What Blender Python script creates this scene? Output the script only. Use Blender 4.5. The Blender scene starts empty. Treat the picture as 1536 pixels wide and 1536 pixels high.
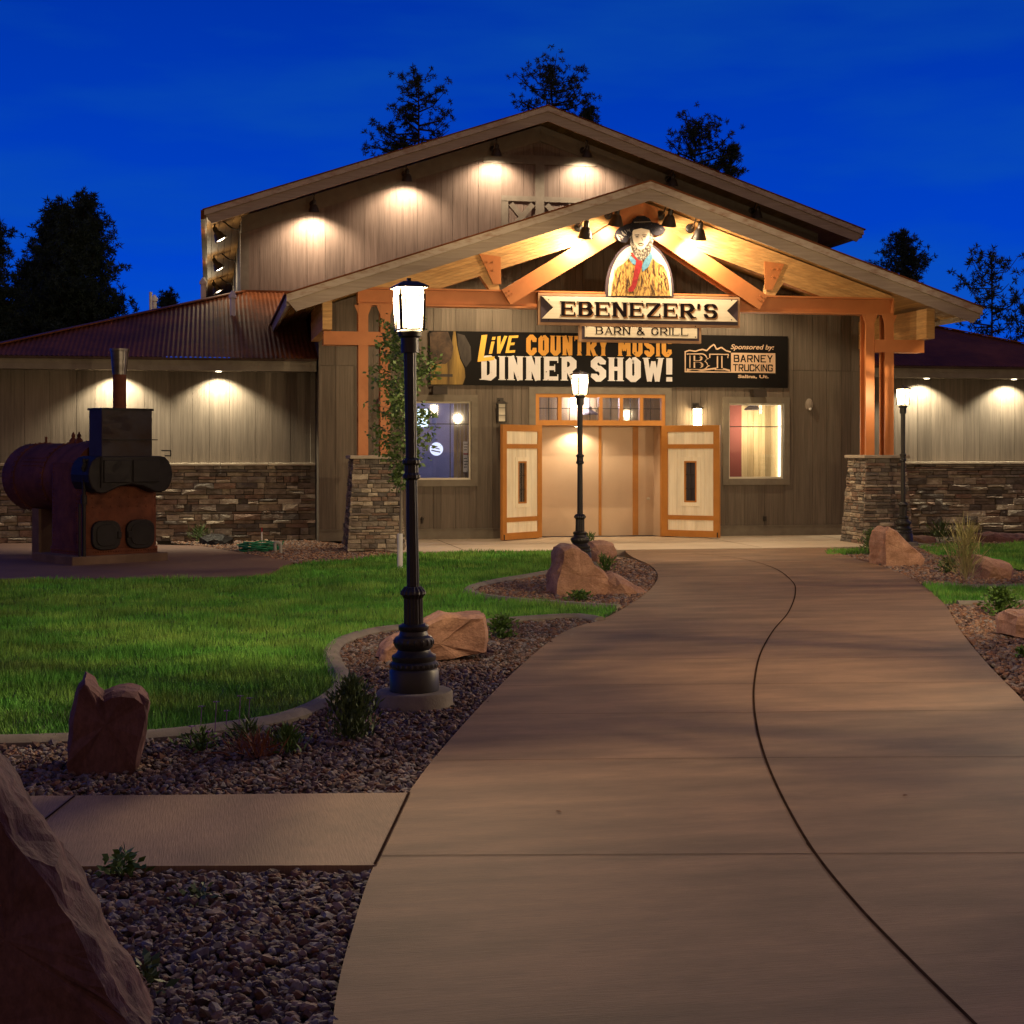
import bpy, bmesh, math, random
import numpy as np
from mathutils import Vector, Matrix, noise

R_ = math.radians
sc = bpy.context.scene
COL = sc.collection

# ------------------------------------------------------------------ camera
CAM_H, FPX, IMG, HOR = 1.7, 2280.0, 1536.0, 676.0
YAW = R_(11.24)
cam_d = bpy.data.cameras.new("camera")
cam_d.sensor_width = 36.0
cam_d.lens = FPX / IMG * 36.0
cam_d.shift_y = -(IMG / 2 - HOR) / IMG
cam_d.clip_start, cam_d.clip_end = 0.1, 3000
cam = bpy.data.objects.new("camera", cam_d)
cam.location = (0, 0, CAM_H)
cam.rotation_euler = (R_(90), 0, -YAW)
COL.objects.link(cam)
sc.camera = cam

# ------------------------------------------------------------------ sky and exposure
LK = 1.0          # overall lamp level
world = bpy.data.worlds.new("World")
sc.world = world
world.use_nodes = True
wn, wl = world.node_tree.nodes, world.node_tree.links
wn.clear()
w_out = wn.new("ShaderNodeOutputWorld")
w_bg = wn.new("ShaderNodeBackground")
w_bg.inputs["Strength"].default_value = 1.0
w_tc = wn.new("ShaderNodeTexCoord")
w_sep = wn.new("ShaderNodeSeparateXYZ")
wl.new(w_tc.outputs["Generated"], w_sep.inputs[0])
w_ramp = wn.new("ShaderNodeValToRGB")
e = w_ramp.color_ramp.elements
e[0].position, e[0].color = 0.0, (0.0, 0.075, 0.72, 1)
e[1].position, e[1].color = 0.30, (0.0, 0.028, 0.335, 1)
x = e.new(0.14); x.color = (0.0, 0.047, 0.51, 1)
x = e.new(0.55); x.color = (0.006, 0.020, 0.15, 1)
x = e.new(1.0); x.color = (0.006, 0.014, 0.09, 1)
wl.new(w_sep.outputs["Z"], w_ramp.inputs[0])
# thin cloud in the upper left
w_map = wn.new("ShaderNodeMapping"); w_map.inputs["Scale"].default_value = (2.2, 2.2, 11)
wl.new(w_tc.outputs["Generated"], w_map.inputs[0])
w_noi = wn.new("ShaderNodeTexNoise"); w_noi.inputs["Scale"].default_value = 1.6; w_noi.inputs["Detail"].default_value = 5
wl.new(w_map.outputs[0], w_noi.inputs[0])
w_mr = wn.new("ShaderNodeMapRange")
w_mr.inputs["From Min"].default_value, w_mr.inputs["From Max"].default_value = 0.44, 0.75
w_mr.inputs["To Max"].default_value = 0.55
wl.new(w_noi.outputs[0], w_mr.inputs[0])
w_mx = wn.new("ShaderNodeMix"); w_mx.data_type = "RGBA"
wl.new(w_mr.outputs[0], w_mx.inputs[0]); wl.new(w_ramp.outputs[0], w_mx.inputs[6])
w_mx.inputs[7].default_value = (0.006, 0.095, 0.36, 1)
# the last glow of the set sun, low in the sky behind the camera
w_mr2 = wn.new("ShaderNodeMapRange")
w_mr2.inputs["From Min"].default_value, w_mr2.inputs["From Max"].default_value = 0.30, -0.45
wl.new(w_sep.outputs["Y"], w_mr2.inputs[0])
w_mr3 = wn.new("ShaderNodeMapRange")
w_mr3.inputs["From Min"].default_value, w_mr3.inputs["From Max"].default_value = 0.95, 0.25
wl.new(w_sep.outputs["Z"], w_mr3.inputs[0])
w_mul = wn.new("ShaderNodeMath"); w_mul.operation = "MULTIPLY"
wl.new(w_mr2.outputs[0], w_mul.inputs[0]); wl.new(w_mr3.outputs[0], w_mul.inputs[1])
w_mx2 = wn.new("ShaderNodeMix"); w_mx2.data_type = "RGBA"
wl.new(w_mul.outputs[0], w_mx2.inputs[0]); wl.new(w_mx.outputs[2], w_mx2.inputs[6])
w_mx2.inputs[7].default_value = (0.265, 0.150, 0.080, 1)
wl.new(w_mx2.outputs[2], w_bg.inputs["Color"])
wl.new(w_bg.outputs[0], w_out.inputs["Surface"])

vs = sc.view_settings
vs.view_transform, vs.look = "Standard", "None"
vs.gamma, vs.exposure, vs.use_curve_mapping = 1.0, 0.14, False
sc.cycles.use_denoising = True
sc.cycles.max_bounces = 6
sc.cycles.diffuse_bounces = 3
sc.cycles.transparent_max_bounces = 12
sc.cycles.caustics_reflective = sc.cycles.caustics_refractive = False
sc.cycles.sample_clamp_indirect = 4.0

# ------------------------------------------------------------------ survey helpers: photo pixel -> point on a real plane
SX, CX = math.sin(YAW), math.cos(YAW)
def P(px, py, Y):
    """point of the vertical plane y=Y"""
    u = (px - IMG / 2) / FPX
    D = Y / (CX - SX * u)
    return Vector((D * (SX + CX * u), Y, CAM_H - D * (py - HOR) / FPX))
def G(px, py, z=0.0):
    """point of the ground"""
    D = FPX * (CAM_H - z) / (py - HOR)
    u = (px - IMG / 2) / FPX
    return Vector((D * (SX + CX * u), D * (CX - SX * u), z))
def PX(px, Y): return P(px, 700, Y).x
def PZ(px, py, Y): return P(px, py, Y).z

# ------------------------------------------------------------------ object helpers
def tag(o, label=None, cat=None, group=None, kind=None):
    if label: o["label"] = label
    if cat: o["category"] = cat
    if group: o["group"] = group
    if kind: o["kind"] = kind
    return o
def empty(name, loc, rz=0.0):
    o = bpy.data.objects.new(name, None)
    o.empty_display_size = 0.2
    o.location = loc
    o.rotation_euler = (0, 0, rz)
    COL.objects.link(o)
    return o
def origin_of(o):
    v = Vector((0, 0, 0))
    while o is not None:
        v += o.location
        o = o.parent
    return v
def copy_tree(o, parent=None):
    c = o.copy()
    COL.objects.link(c)
    if parent is not None: c.parent = parent
    for ch in list(o.children): copy_tree(ch, c)
    return c
def link_mesh(name, me, mat, parent=None):
    me.materials.append(mat)
    o = bpy.data.objects.new(name, me)
    COL.objects.link(o)
    if parent is not None: o.parent = parent
    return o
def np_mesh(name, verts, faces, mat, smooth=False, parent=None):
    """verts (n,3), faces (m,k) of one polygon size"""
    me = bpy.data.meshes.new(name)
    n, (m, k) = len(verts), faces.shape
    me.vertices.add(n); me.vertices.foreach_set("co", verts.astype(np.float32).ravel())
    me.loops.add(m * k); me.loops.foreach_set("vertex_index", faces.astype(np.int32).ravel())
    me.polygons.add(m)
    me.polygons.foreach_set("loop_start", np.arange(0, m * k, k, dtype=np.int32))
    me.polygons.foreach_set("loop_total", np.full(m, k, dtype=np.int32))
    me.polygons.foreach_set("use_smooth", np.full(m, smooth, dtype=bool))
    me.update(calc_edges=True)
    return link_mesh(name, me, mat, parent)

class MB:
    def __init__(s): s.v, s.f = [], []
    def add(s, vs_, fs):
        b = len(s.v)
        s.v += [Vector(p) for p in vs_]
        s.f += [[b + i for i in f] for f in fs]
        return s
    def box(s, x0, x1, y0, y1, z0, z1, m=None):
        p = [Vector((x, y, z)) for x in (x0, x1) for y in (y0, y1) for z in (z0, z1)]
        if m is not None: p = [m @ q for q in p]
        return s.add(p, [(0, 1, 3, 2), (4, 6, 7, 5), (0, 4, 5, 1), (2, 3, 7, 6), (0, 2, 6, 4), (1, 5, 7, 3)])
    def prism(s, pts, y0, y1, m=None):
        """outline in (x,z), extruded along y"""
        n = len(pts)
        a = sum(pts[i][0] * pts[(i + 1) % n][1] - pts[(i + 1) % n][0] * pts[i][1] for i in range(n))
        if a < 0: pts = list(pts)[::-1]
        v = [Vector((p[0], y0, p[1])) for p in pts] + [Vector((p[0], y1, p[1])) for p in pts]
        if m is not None: v = [m @ q for q in v]
        return s.add(v, [list(range(n)), list(range(2 * n - 1, n - 1, -1))] +
                     [(i + n, (i + 1) % n + n, (i + 1) % n, i) for i in range(n)])
    def slab(s, pts, z0, z1):
        """outline in (x,y), extruded along z"""
        n = len(pts)
        a = sum(pts[i][0] * pts[(i + 1) % n][1] - pts[(i + 1) % n][0] * pts[i][1] for i in range(n))
        if a < 0: pts = list(pts)[::-1]
        v = [Vector((p[0], p[1], z0)) for p in pts] + [Vector((p[0], p[1], z1)) for p in pts]
        return s.add(v, [list(range(n - 1, -1, -1)), list(range(n, 2 * n))] +
                     [(i, (i + 1) % n, (i + 1) % n + n, i + n) for i in range(n)])
    def bar(s, a, b, w, h, up=(0, 0, 1)):
        """box from a to b, w across, h along up"""
        a, b = Vector(a), Vector(b)
        d = (b - a).normalized()
        sd = d.cross(Vector(up)).normalized()
        u = sd.cross(d).normalized()
        v = [p + sd * (i * w / 2) + u * (j * h / 2) for p in (a, b) for i in (-1, 1) for j in (-1, 1)]
        return s.add(v, [(0, 1, 3, 2), (4, 6, 7, 5), (0, 4, 5, 1), (2, 3, 7, 6), (0, 2, 6, 4), (1, 5, 7, 3)])
    def tube(s, path, r, n=10, cap=True):
        path = [Vector(p) for p in path]
        rs = r if isinstance(r, (list, tuple)) else [r] * len(path)
        prev, rings = None, []
        for i, p in enumerate(path):
            d = (path[min(i + 1, len(path) - 1)] - path[max(i - 1, 0)]).normalized()
            if prev is None:
                prev = d.orthogonal().normalized()
            prev = (prev - d * prev.dot(d)).normalized()
            q = d.cross(prev)
            rings.append([p + (prev * math.cos(2 * math.pi * k / n) + q * math.sin(2 * math.pi * k / n)) * rs[i] for k in range(n)])
        v = [p for ring in rings for p in ring]
        f = [(i * n + k, i * n + (k + 1) % n, (i + 1) * n + (k + 1) % n, (i + 1) * n + k)
             for i in range(len(path) - 1) for k in range(n)]
        if cap: f += [list(range(n - 1, -1, -1)), [(len(path) - 1) * n + k for k in range(n)]]
        return s.add(v, f)
    def lathe(s, prof, n=24, c=(0, 0, 0), flute=0, fd=0.0, m=None):
        """profile of (r,z)"""
        c = Vector(c); v = []
        for r, z in prof:
            for k in range(n):
                rr = r * (1 - fd * (0.5 + 0.5 * math.cos(2 * math.pi * k * flute / n))) if flute else r
                v.append(c + Vector((rr * math.cos(2 * math.pi * k / n), rr * math.sin(2 * math.pi * k / n), z)))
        if m is not None: v = [m @ q for q in v]
        L = len(prof)
        f = [(i * n + k, i * n + (k + 1) % n, (i + 1) * n + (k + 1) % n, (i + 1) * n + k) for i in range(L - 1) for k in range(n)]
        f += [list(range(n - 1, -1, -1)), [(L - 1) * n + k for k in range(n)]]
        return s.add(v, f)
    def build(s, name, mat, parent=None, smooth=False, bevel=0.0):
        o0 = origin_of(parent) if parent is not None else Vector((0, 0, 0))
        me = bpy.data.meshes.new(name)
        me.from_pydata([p - o0 for p in s.v], [], s.f)
        if smooth:
            me.polygons.foreach_set("use_smooth", [True] * len(me.polygons))
            bm = bmesh.new(); bm.from_mesh(me)
            for ed in bm.edges:
                if len(ed.link_faces) == 2 and ed.calc_face_angle(0) > R_(42): ed.smooth = False
            bm.to_mesh(me); bm.free()
        me.update()
        o = link_mesh(name, me, mat, parent)
        if bevel:
            b = o.modifiers.new("bevel", "BEVEL"); b.width = bevel; b.segments = 2; b.limit_method = "ANGLE"
        return o

# ------------------------------------------------------------------ materials
def M(name, c1, c2=None, scale=(1, 1, 1), rough=0.7, isl=0.0, bump=0.0, bscale=None, metal=0.0,
      detail=5, lo=0.35, hi=0.65, ramp=None, spec=0.35, bdist=0.02, big=None, grain=None):
    m = bpy.data.materials.new(name)
    m.use_nodes = True
    N, L = m.node_tree.nodes, m.node_tree.links
    pb = N["Principled BSDF"]
    pb.inputs["Roughness"].default_value = rough
    pb.inputs["Metallic"].default_value = metal
    pb.inputs["Specular IOR Level"].default_value = spec
    if c2 is None and ramp is None and not bump and not isl:
        pb.inputs["Base Color"].default_value = (*c1, 1)
        return m
    tc = N.new("ShaderNodeTexCoord")
    co = tc.outputs["Object"]
    geo = N.new("ShaderNodeNewGeometry")
    if isl or ramp:
        ad = N.new("ShaderNodeVectorMath"); ad.operation = "ADD"
        sm = N.new("ShaderNodeMath"); sm.operation = "MULTIPLY"; sm.inputs[1].default_value = 37.0
        L.new(geo.outputs["Random Per Island"], sm.inputs[0])
        L.new(co, ad.inputs[0]); L.new(sm.outputs[0], ad.inputs[1])
        co = ad.outputs[0]
    def noi(scl, det=detail):
        mp = N.new("ShaderNodeMapping"); mp.inputs["Scale"].default_value = scl
        L.new(co, mp.inputs[0])
        t = N.new("ShaderNodeTexNoise"); t.inputs["Scale"].default_value = 1.0; t.inputs["Detail"].default_value = det
        t.inputs["Roughness"].default_value = 0.6
        L.new(mp.outputs[0], t.inputs[0])
        return t.outputs[0]
    col = None
    if ramp:
        cr = N.new("ShaderNodeValToRGB"); cr.color_ramp.interpolation = "CONSTANT"
        el = cr.color_ramp.elements
        el[0].position, el[0].color = 0, (*ramp[0], 1)
        el[1].position, el[1].color = 1.0 / len(ramp), (*ramp[1], 1)
        for i in range(2, len(ramp)):
            q = el.new(i / len(ramp)); q.color = (*ramp[i], 1)
        L.new(geo.outputs["Random Per Island"], cr.inputs[0])
        col = cr.outputs[0]
    if c2 is not None:
        mr = N.new("ShaderNodeMapRange"); mr.inputs["From Min"].default_value = lo; mr.inputs["From Max"].default_value = hi
        L.new(noi(scale), mr.inputs[0])
        mx = N.new("ShaderNodeMix"); mx.data_type = "RGBA"
        L.new(mr.outputs[0], mx.inputs[0])
        if col is not None:
            mx.blend_type = "MULTIPLY"; L.new(col, mx.inputs[6])
        else:
            mx.inputs[6].default_value = (*c1, 1)
        mx.inputs[7].default_value = (*c2, 1)
        col = mx.outputs[2]
    if big:
        mr = N.new("ShaderNodeMapRange"); mr.inputs["From Min"].default_value = 0.3; mr.inputs["From Max"].default_value = 0.7
        mr.inputs["To Min"].default_value = 1 - big[1]; mr.inputs["To Max"].default_value = 1 + big[1]
        L.new(noi(big[0], 4), mr.inputs[0])
        hs = N.new("ShaderNodeHueSaturation")
        if col is not None: L.new(col, hs.inputs["Color"])
        else: hs.inputs["Color"].default_value = (*c1, 1)
        L.new(mr.outputs[0], hs.inputs["Value"]); col = hs.outputs[0]
    if grain:
        mr = N.new("ShaderNodeMapRange"); mr.inputs["From Min"].default_value = 0.25; mr.inputs["From Max"].default_value = 0.75
        mr.inputs["To Min"].default_value = 1 - grain[1]; mr.inputs["To Max"].default_value = 1 + grain[1]
        L.new(noi(grain[0], 3), mr.inputs[0])
        hs = N.new("ShaderNodeHueSaturation"); L.new(col, hs.inputs["Color"]); L.new(mr.outputs[0], hs.inputs["Value"]); col = hs.outputs[0]
    if isl:
        hs = N.new("ShaderNodeHueSaturation")
        mr = N.new("ShaderNodeMapRange")
        mr.inputs["To Min"].default_value = 1 - isl; mr.inputs["To Max"].default_value = 1 + isl
        L.new(geo.outputs["Random Per Island"], mr.inputs[0])
        L.new(mr.outputs[0], hs.inputs["Value"])
        if col is not None: L.new(col, hs.inputs["Color"])
        else: hs.inputs["Color"].default_value = (*c1, 1)
        col = hs.outputs[0]
    if col is not None: L.new(col, pb.inputs["Base Color"])
    else: pb.inputs["Base Color"].default_value = (*c1, 1)
    if bump:
        b = N.new("ShaderNodeBump"); b.inputs["Strength"].default_value = bump; b.inputs["Distance"].default_value = bdist
        L.new(noi(bscale or scale), b.inputs["Height"])
        L.new(b.outputs[0], pb.inputs["Normal"])
    return m
def emit(name, c, s):
    m = bpy.data.materials.new(name); m.use_nodes = True
    N, L = m.node_tree.nodes, m.node_tree.links
    N.clear()
    o = N.new("ShaderNodeOutputMaterial"); em = N.new("ShaderNodeEmission")
    em.inputs[0].default_value = (*c, 1); em.inputs[1].default_value = s
    L.new(em.outputs[0], o.inputs[0])
    return m
def glass(name, tint=(1, 1, 1), refl=0.12):
    m = bpy.data.materials.new(name); m.use_nodes = True
    N, L = m.node_tree.nodes, m.node_tree.links
    N.clear()
    o = N.new("ShaderNodeOutputMaterial"); mx = N.new("ShaderNodeMixShader")
    t = N.new("ShaderNodeBsdfTransparent"); t.inputs[0].default_value = (*tint, 1)
    g = N.new("ShaderNodeBsdfGlossy"); g.inputs["Roughness"].default_value = 0.02
    mx.inputs[0].default_value = refl
    L.new(t.outputs[0], mx.inputs[1]); L.new(g.outputs[0], mx.inputs[2]); L.new(mx.outputs[0], o.inputs[0])
    return m
def worn(name, c, c2, scale, thr):
    """paint worn through in patches"""
    return M(name, c, c2, (scale, scale, scale), 0.8, detail=8, lo=thr, hi=thr + 0.03)

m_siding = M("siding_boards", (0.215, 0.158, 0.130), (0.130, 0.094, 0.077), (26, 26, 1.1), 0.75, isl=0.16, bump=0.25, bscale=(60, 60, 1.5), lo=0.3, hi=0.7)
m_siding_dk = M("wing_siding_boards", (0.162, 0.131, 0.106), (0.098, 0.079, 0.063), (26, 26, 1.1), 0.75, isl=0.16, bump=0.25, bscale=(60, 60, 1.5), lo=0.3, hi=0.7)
m_trim = M("painted_trim", (0.185, 0.160, 0.128), (0.150, 0.128, 0.102), (6, 6, 6), 0.7, bump=0.08, bscale=(40, 40, 4))
m_fascia = M("fascia_boards", (0.40, 0.325, 0.255), (0.31, 0.245, 0.19), (1.6, 8, 26), 0.7, bump=0.15, bscale=(2, 30, 60))
m_pine = M("pine_soffit", (0.50, 0.29, 0.105), (0.34, 0.175, 0.055), (22, 1.0, 22), 0.55, isl=0.22, bump=0.1, lo=0.3, hi=0.75)
m_glulam = M("glulam_timber", (0.60, 0.36, 0.15), (0.42, 0.22, 0.08), (1.2, 1.2, 30), 0.5, isl=0.10, bump=0.1, lo=0.35, hi=0.75, big=((3, 3, 14), 0.18))
m_orange = M("orange_steel", (0.52, 0.190, 0.062), (0.45, 0.160, 0.052), (3, 3, 3), 0.45, spec=0.4)
m_doorframe = M("orange_door_frame", (0.50, 0.215, 0.045), (0.43, 0.18, 0.038), (5, 5, 5), 0.5)
m_doorpine = M("pale_knotty_pine", (0.93, 0.87, 0.72), (0.80, 0.70, 0.51), (24, 24, 0.9), 0.55, isl=0.06, lo=0.4, hi=0.85, big=((4, 4, 1.2), 0.10))
m_beige = M("beige_door_paint", (0.62, 0.46, 0.33), (0.58, 0.425, 0.30), (2, 2, 2), 0.45)
m_rust = M("rusted_corrugated_metal", (0.19, 0.060, 0.020), (0.10, 0.030, 0.011), (1.2, 1.2, 1.2), 0.55, bump=0.05, metal=0.0, big=((7, 7, 1), 0.2), spec=0.10)
m_rustedge = M("weathered_roof_edge", (0.50, 0.42, 0.34), (0.34, 0.22, 0.15), (5, 5, 14), 0.6, lo=0.45, hi=0.7)
m_gutter = M("dark_gutter", (0.07, 0.045, 0.035), (0.05, 0.033, 0.026), (4, 4, 4), 0.8, spec=0.05)
m_dark = M("dark_cavity", (0.012, 0.010, 0.009))
m_stone = M("ledge_stone", (1, 1, 1), (0.55, 0.52, 0.50), (7, 7, 12), 0.85, bump=0.7, bscale=(18, 18, 26), bdist=0.03,
            ramp=[(0.38, 0.32, 0.25), (0.26, 0.215, 0.175), (0.19, 0.168, 0.148), (0.50, 0.43, 0.34), (0.26, 0.175, 0.135), (0.14, 0.122, 0.110), (0.34, 0.265, 0.205), (0.21, 0.168, 0.14), (0.31, 0.275, 0.23)])
m_mortar = M("mortar", (0.06, 0.05, 0.042), (0.04, 0.034, 0.03), (9, 9, 9), 0.95)
m_cap = M("stone_cap", (0.42, 0.36, 0.28), (0.34, 0.28, 0.22), (6, 6, 6), 0.8, bump=0.3)
m_path = M("brown_concrete", (0.228, 0.130, 0.072), (0.122, 0.069, 0.038), (1.1, 2.6, 1), 0.75, bump=0.5, bscale=(6, 130, 1), bdist=0.006, big=((0.5, 2.8, 1), 0.28), detail=9, lo=.3, hi=.7, grain=((9, 110, 1), 0.16))
m_side = M("side_path_concrete", (0.262, 0.166, 0.098), (0.18, 0.113, 0.067), (1.6, 1.2, 1), 0.75, bump=0.5, bscale=(130, 7, 1), bdist=0.006, big=((2.0, 0.7, 1), 0.18), detail=9, grain=((110, 9, 1), 0.16))
m_slab = M("pale_porch_concrete", (0.46, 0.37, 0.28), (0.40, 0.32, 0.235), (1.2, 1.2, 1), 0.7, big=((0.5, 0.8, 1), 0.1))
m_pad = M("dark_brown_pad", (0.17, 0.095, 0.070), (0.13, 0.072, 0.054), (0.8, 0.8, 1), 0.8)
m_joint = M("dark_joint", (0.045, 0.026, 0.018), (0.022, 0.013, 0.009), (9, 9, 9), rough=1.0, spec=0.0)  # dark strips laid on the concrete as saw-cut joints
m_kerb = M("grey_kerb", (0.235, 0.205, 0.165), (0.16, 0.138, 0.112), (5, 5, 5), 0.85, bump=0.2, bscale=(40, 40, 40))
m_soil = M("soil", (0.060, 0.040, 0.028), (0.035, 0.024, 0.018), (9, 9, 9), 0.95, bump=0.4)
m_lawn = M("lawn_soil", (0.030, 0.052, 0.010), (0.018, 0.030, 0.007), (6, 6, 6), 0.95)
m_grass = M("grass_blades", (0.090, 0.295, 0.042), (0.24, 0.38, 0.075), (0.9, 1.5, 1), 0.6, isl=0.0, lo=0.42, hi=0.72, big=((1.7, 3.4, 1), 0.55), spec=0.15)
m_gravel = M("red_gravel", (1, 1, 1), (0.6, 0.58, 0.58), (25, 25, 25), 0.85, spec=0.25,
             ramp=[(0.25, 0.135, 0.090), (0.33, 0.20, 0.135), (0.17, 0.105, 0.085), (0.22, 0.165, 0.145), (0.40, 0.27, 0.19), (0.13, 0.085, 0.075), (0.29, 0.145, 0.085), (0.26, 0.22, 0.205)])
m_gravel_gy = M("grey_purple_gravel", (1, 1, 1), (0.6, 0.58, 0.6), (30, 30, 30), 0.8, spec=0.3,
             ramp=[(0.16, 0.10, 0.080), (0.21, 0.135, 0.105), (0.11, 0.080, 0.076), (0.18, 0.155, 0.155), (0.30, 0.225, 0.185), (0.075, 0.054, 0.052), (0.20, 0.10, 0.062), (0.24, 0.22, 0.215), (0.13, 0.075, 0.055)])
m_rock = M("red_sandstone", (0.42, 0.245, 0.165), (0.28, 0.145, 0.098), (3.2, 3.2, 5), 0.85, bump=0.55, bscale=(14, 14, 22), bdist=0.03, detail=10, big=((6, 6, 2), 0.2), grain=((45, 45, 60), 0.25))
m_rock_pu = M("dark_red_sandstone", (0.150, 0.070, 0.064), (0.080, 0.036, 0.038), (4.0, 4.0, 1.6), 0.85, bump=0.55, bscale=(16, 16, 6), bdist=0.03, detail=10, big=((6, 6, 3), 0.22), grain=((50, 50, 30), 0.25))
m_black = M("black_metal", (0.016, 0.014, 0.013), (0.022, 0.020, 0.018), (8, 8, 8), 0.42, spec=0.45)
m_bronze = M("dark_bronze", (0.030, 0.022, 0.018), (0.022, 0.017, 0.014), (6, 6, 6), 0.45)
m_white = M("white_plastic", (0.78, 0.77, 0.76), (0.70, 0.69, 0.69), (6, 6, 6), 0.5)
m_rustdk = M("rusted_boiler_plate", (0.135, 0.044, 0.024), (0.075, 0.024, 0.015), (4, 4, 4), 0.7, bump=0.2, bscale=(40, 40, 40), detail=8, big=((1.2, 1.2, 3), 0.22), spec=0.15)
m_plinth = M("brown_stained_concrete", (0.15, 0.095, 0.068), (0.10, 0.062, 0.045), (3, 3, 3), 0.9, bump=0.2)
m_iron = M("black_iron", (0.014, 0.011, 0.013), (0.009, 0.007, 0.008), (5, 5, 5), 0.55, bump=0.1, spec=0.2)
m_steel = M("blued_steel", (0.034, 0.029, 0.036), (0.030, 0.018, 0.015), (3, 3, 3), 0.5, lo=0.4, hi=0.7, spec=0.12)
m_chrome = M("bright_flue_steel", (0.17, 0.16, 0.16), (0.10, 0.09, 0.09), (2, 2, 9), 0.32, metal=0.9)
m_green = M("green_hose", (0.01, 0.16, 0.08))
m_pipe = M("grey_pipe", (0.28, 0.27, 0.26))
m_cream = M("cream_sign_board", (0.80, 0.70, 0.54), (0.70, 0.60, 0.44), (1.5, 8, 22), 0.6)
m_brown = M("dark_brown_letters", (0.010, 0.006, 0.007), rough=0.9, spec=0.05, bump=0.01)
m_goldb = M("bronze_letter_edge", (0.40, 0.20, 0.09), rough=0.9, spec=0.05, bump=0.01)
m_signback = M("brown_sign_back", (0.42, 0.24, 0.13), (0.34, 0.19, 0.10), (5, 5, 5), 0.6)
m_signdk = M("dark_brown_board", (0.060, 0.040, 0.052))
m_signgy = M("grey_sign_edge", (0.26, 0.22, 0.19))
m_banner = M("black_banner_vinyl", (0.008, 0.007, 0.007), rough=0.6, spec=0.1)
m_bwhite = worn("worn_white_ink", (0.68, 0.66, 0.68), (0.02, 0.018, 0.018), 13, 0.66)
m_borange = worn("worn_orange_ink", (0.62, 0.30, 0.055), (0.02, 0.018, 0.018), 13, 0.64)
m_byellow = worn("yellow_ink", (0.78, 0.47, 0.08), (0.10, 0.06, 0.01), 11, 0.70)
m_btan = M("tan_ink", (0.60, 0.42, 0.29))
m_guitar = M("guitar_print", (0.36, 0.23, 0.055), (0.07, 0.04, 0.014), (7, 7, 0.7), 0.6)
m_hatprint = M("hat_print", (0.10, 0.06, 0.038), (0.025, 0.016, 0.012), (6, 6, 6), 0.6)
m_hatprint2 = M("coat_print", (0.055, 0.045, 0.040), (0.025, 0.02, 0.02), (14, 14, 3), 0.6)
m_lens = emit("lamp_lens_light", (1.0, 0.84, 0.58), 22.0)
def lantern_glow(st):
    m = bpy.data.materials.new("lantern_glass_light"); m.use_nodes = True
    N, L = m.node_tree.nodes, m.node_tree.links
    N.clear()
    o = N.new("ShaderNodeOutputMaterial"); ad = N.new("ShaderNodeAddShader")
    t = N.new("ShaderNodeBsdfTransparent"); em = N.new("ShaderNodeEmission")
    em.inputs[0].default_value = (1.0, 0.74, 0.38, 1); em.inputs[1].default_value = st
    L.new(t.outputs[0], ad.inputs[0]); L.new(em.outputs[0], ad.inputs[1]); L.new(ad.outputs[0], o.inputs[0])
    return m
m_lantern = lantern_glow(7.0)
m_sconce_lit = emit("sconce_glass_light", (1.0, 0.72, 0.36), 45.0)
m_frost = M("frosted_glass_unlit", (0.55, 0.50, 0.40), rough=0.3)
m_pane = glass("window_glass", (0.95, 0.95, 0.95), 0.10)
m_pane_blue = glass("bluish_window_glass", (0.85, 0.88, 0.98), 0.13)
m_inwall = M("inside_wall", (0.30, 0.29, 0.40), (0.22, 0.22, 0.33), (2, 2, 2))
m_inpine = M("inside_pine_boards", (0.70, 0.52, 0.28), (0.52, 0.35, 0.16), (14, 14, 1), 0.6, isl=0.38, lo=0.35, hi=0.7)
m_inred = M("inside_red_wall", (0.28, 0.07, 0.05))
m_tube = emit("light_tube", (1.0, 0.90, 0.66), 6.0)
m_neon = emit("lit_window_sign", (0.80, 1.0, 0.92), 3.2)
m_disc = emit("lit_round_sign", (0.85, 0.88, 1.0), 1.6)
m_paper = M("paper", (0.62, 0.56, 0.46))
m_bark = M("pine_bark", (0.075, 0.045, 0.030), (0.04, 0.026, 0.02), (6, 6, 2), 0.9)
m_needle = M("pine_needles", (0.055, 0.085, 0.042), (0.030, 0.05, 0.030), (1.0, 1.0, 1.0), 0.7, isl=0.0, big=((0.8, 0.8, 0.8), 0.35))
m_needle_dk = M("dark_pine_needles", (0.032, 0.060, 0.034), (0.018, 0.034, 0.024), (1.0, 1.0, 1.0), 0.7, big=((0.7, 0.7, 0.7), 0.4))
m_leaf = M("sapling_leaves", (0.14, 0.22, 0.06), (0.085, 0.145, 0.04), (5, 5, 5), 0.6, isl=0.0)
m_sapbark = M("pale_sapling_bark", (0.30, 0.26, 0.20), (0.22, 0.19, 0.15), (10, 10, 4), 0.8)
m_shrub = M("shrub_leaves", (0.10, 0.16, 0.045), (0.055, 0.095, 0.03), (12, 12, 12), 0.6)
m_shrub_lt = M("bright_shrub_leaves", (0.095, 0.180, 0.035), (0.055, 0.115, 0.022), (12, 12, 12), 0.6)
m_straw = M("straw_grass", (0.42, 0.36, 0.17), (0.25, 0.25, 0.09), (12, 12, 5), 0.7)
m_flower = M("purple_petals", (0.22, 0.10, 0.30))
m_redstem = M("red_dry_stems", (0.20, 0.075, 0.03))
m_skin = M("painted_skin", (0.86, 0.74, 0.60), (0.80, 0.64, 0.48), (9, 9, 9), 0.6)
m_hat = M("painted_black_hat", (0.012, 0.010, 0.014), (0.09, 0.08, 0.085), (34, 34, 34), 0.7, lo=0.60, hi=0.68, spec=0.1)
m_beard = M("painted_beard", (0.42, 0.36, 0.28), (0.06, 0.045, 0.04), (40, 40, 26), 0.6, lo=0.40, hi=0.52)
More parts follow.
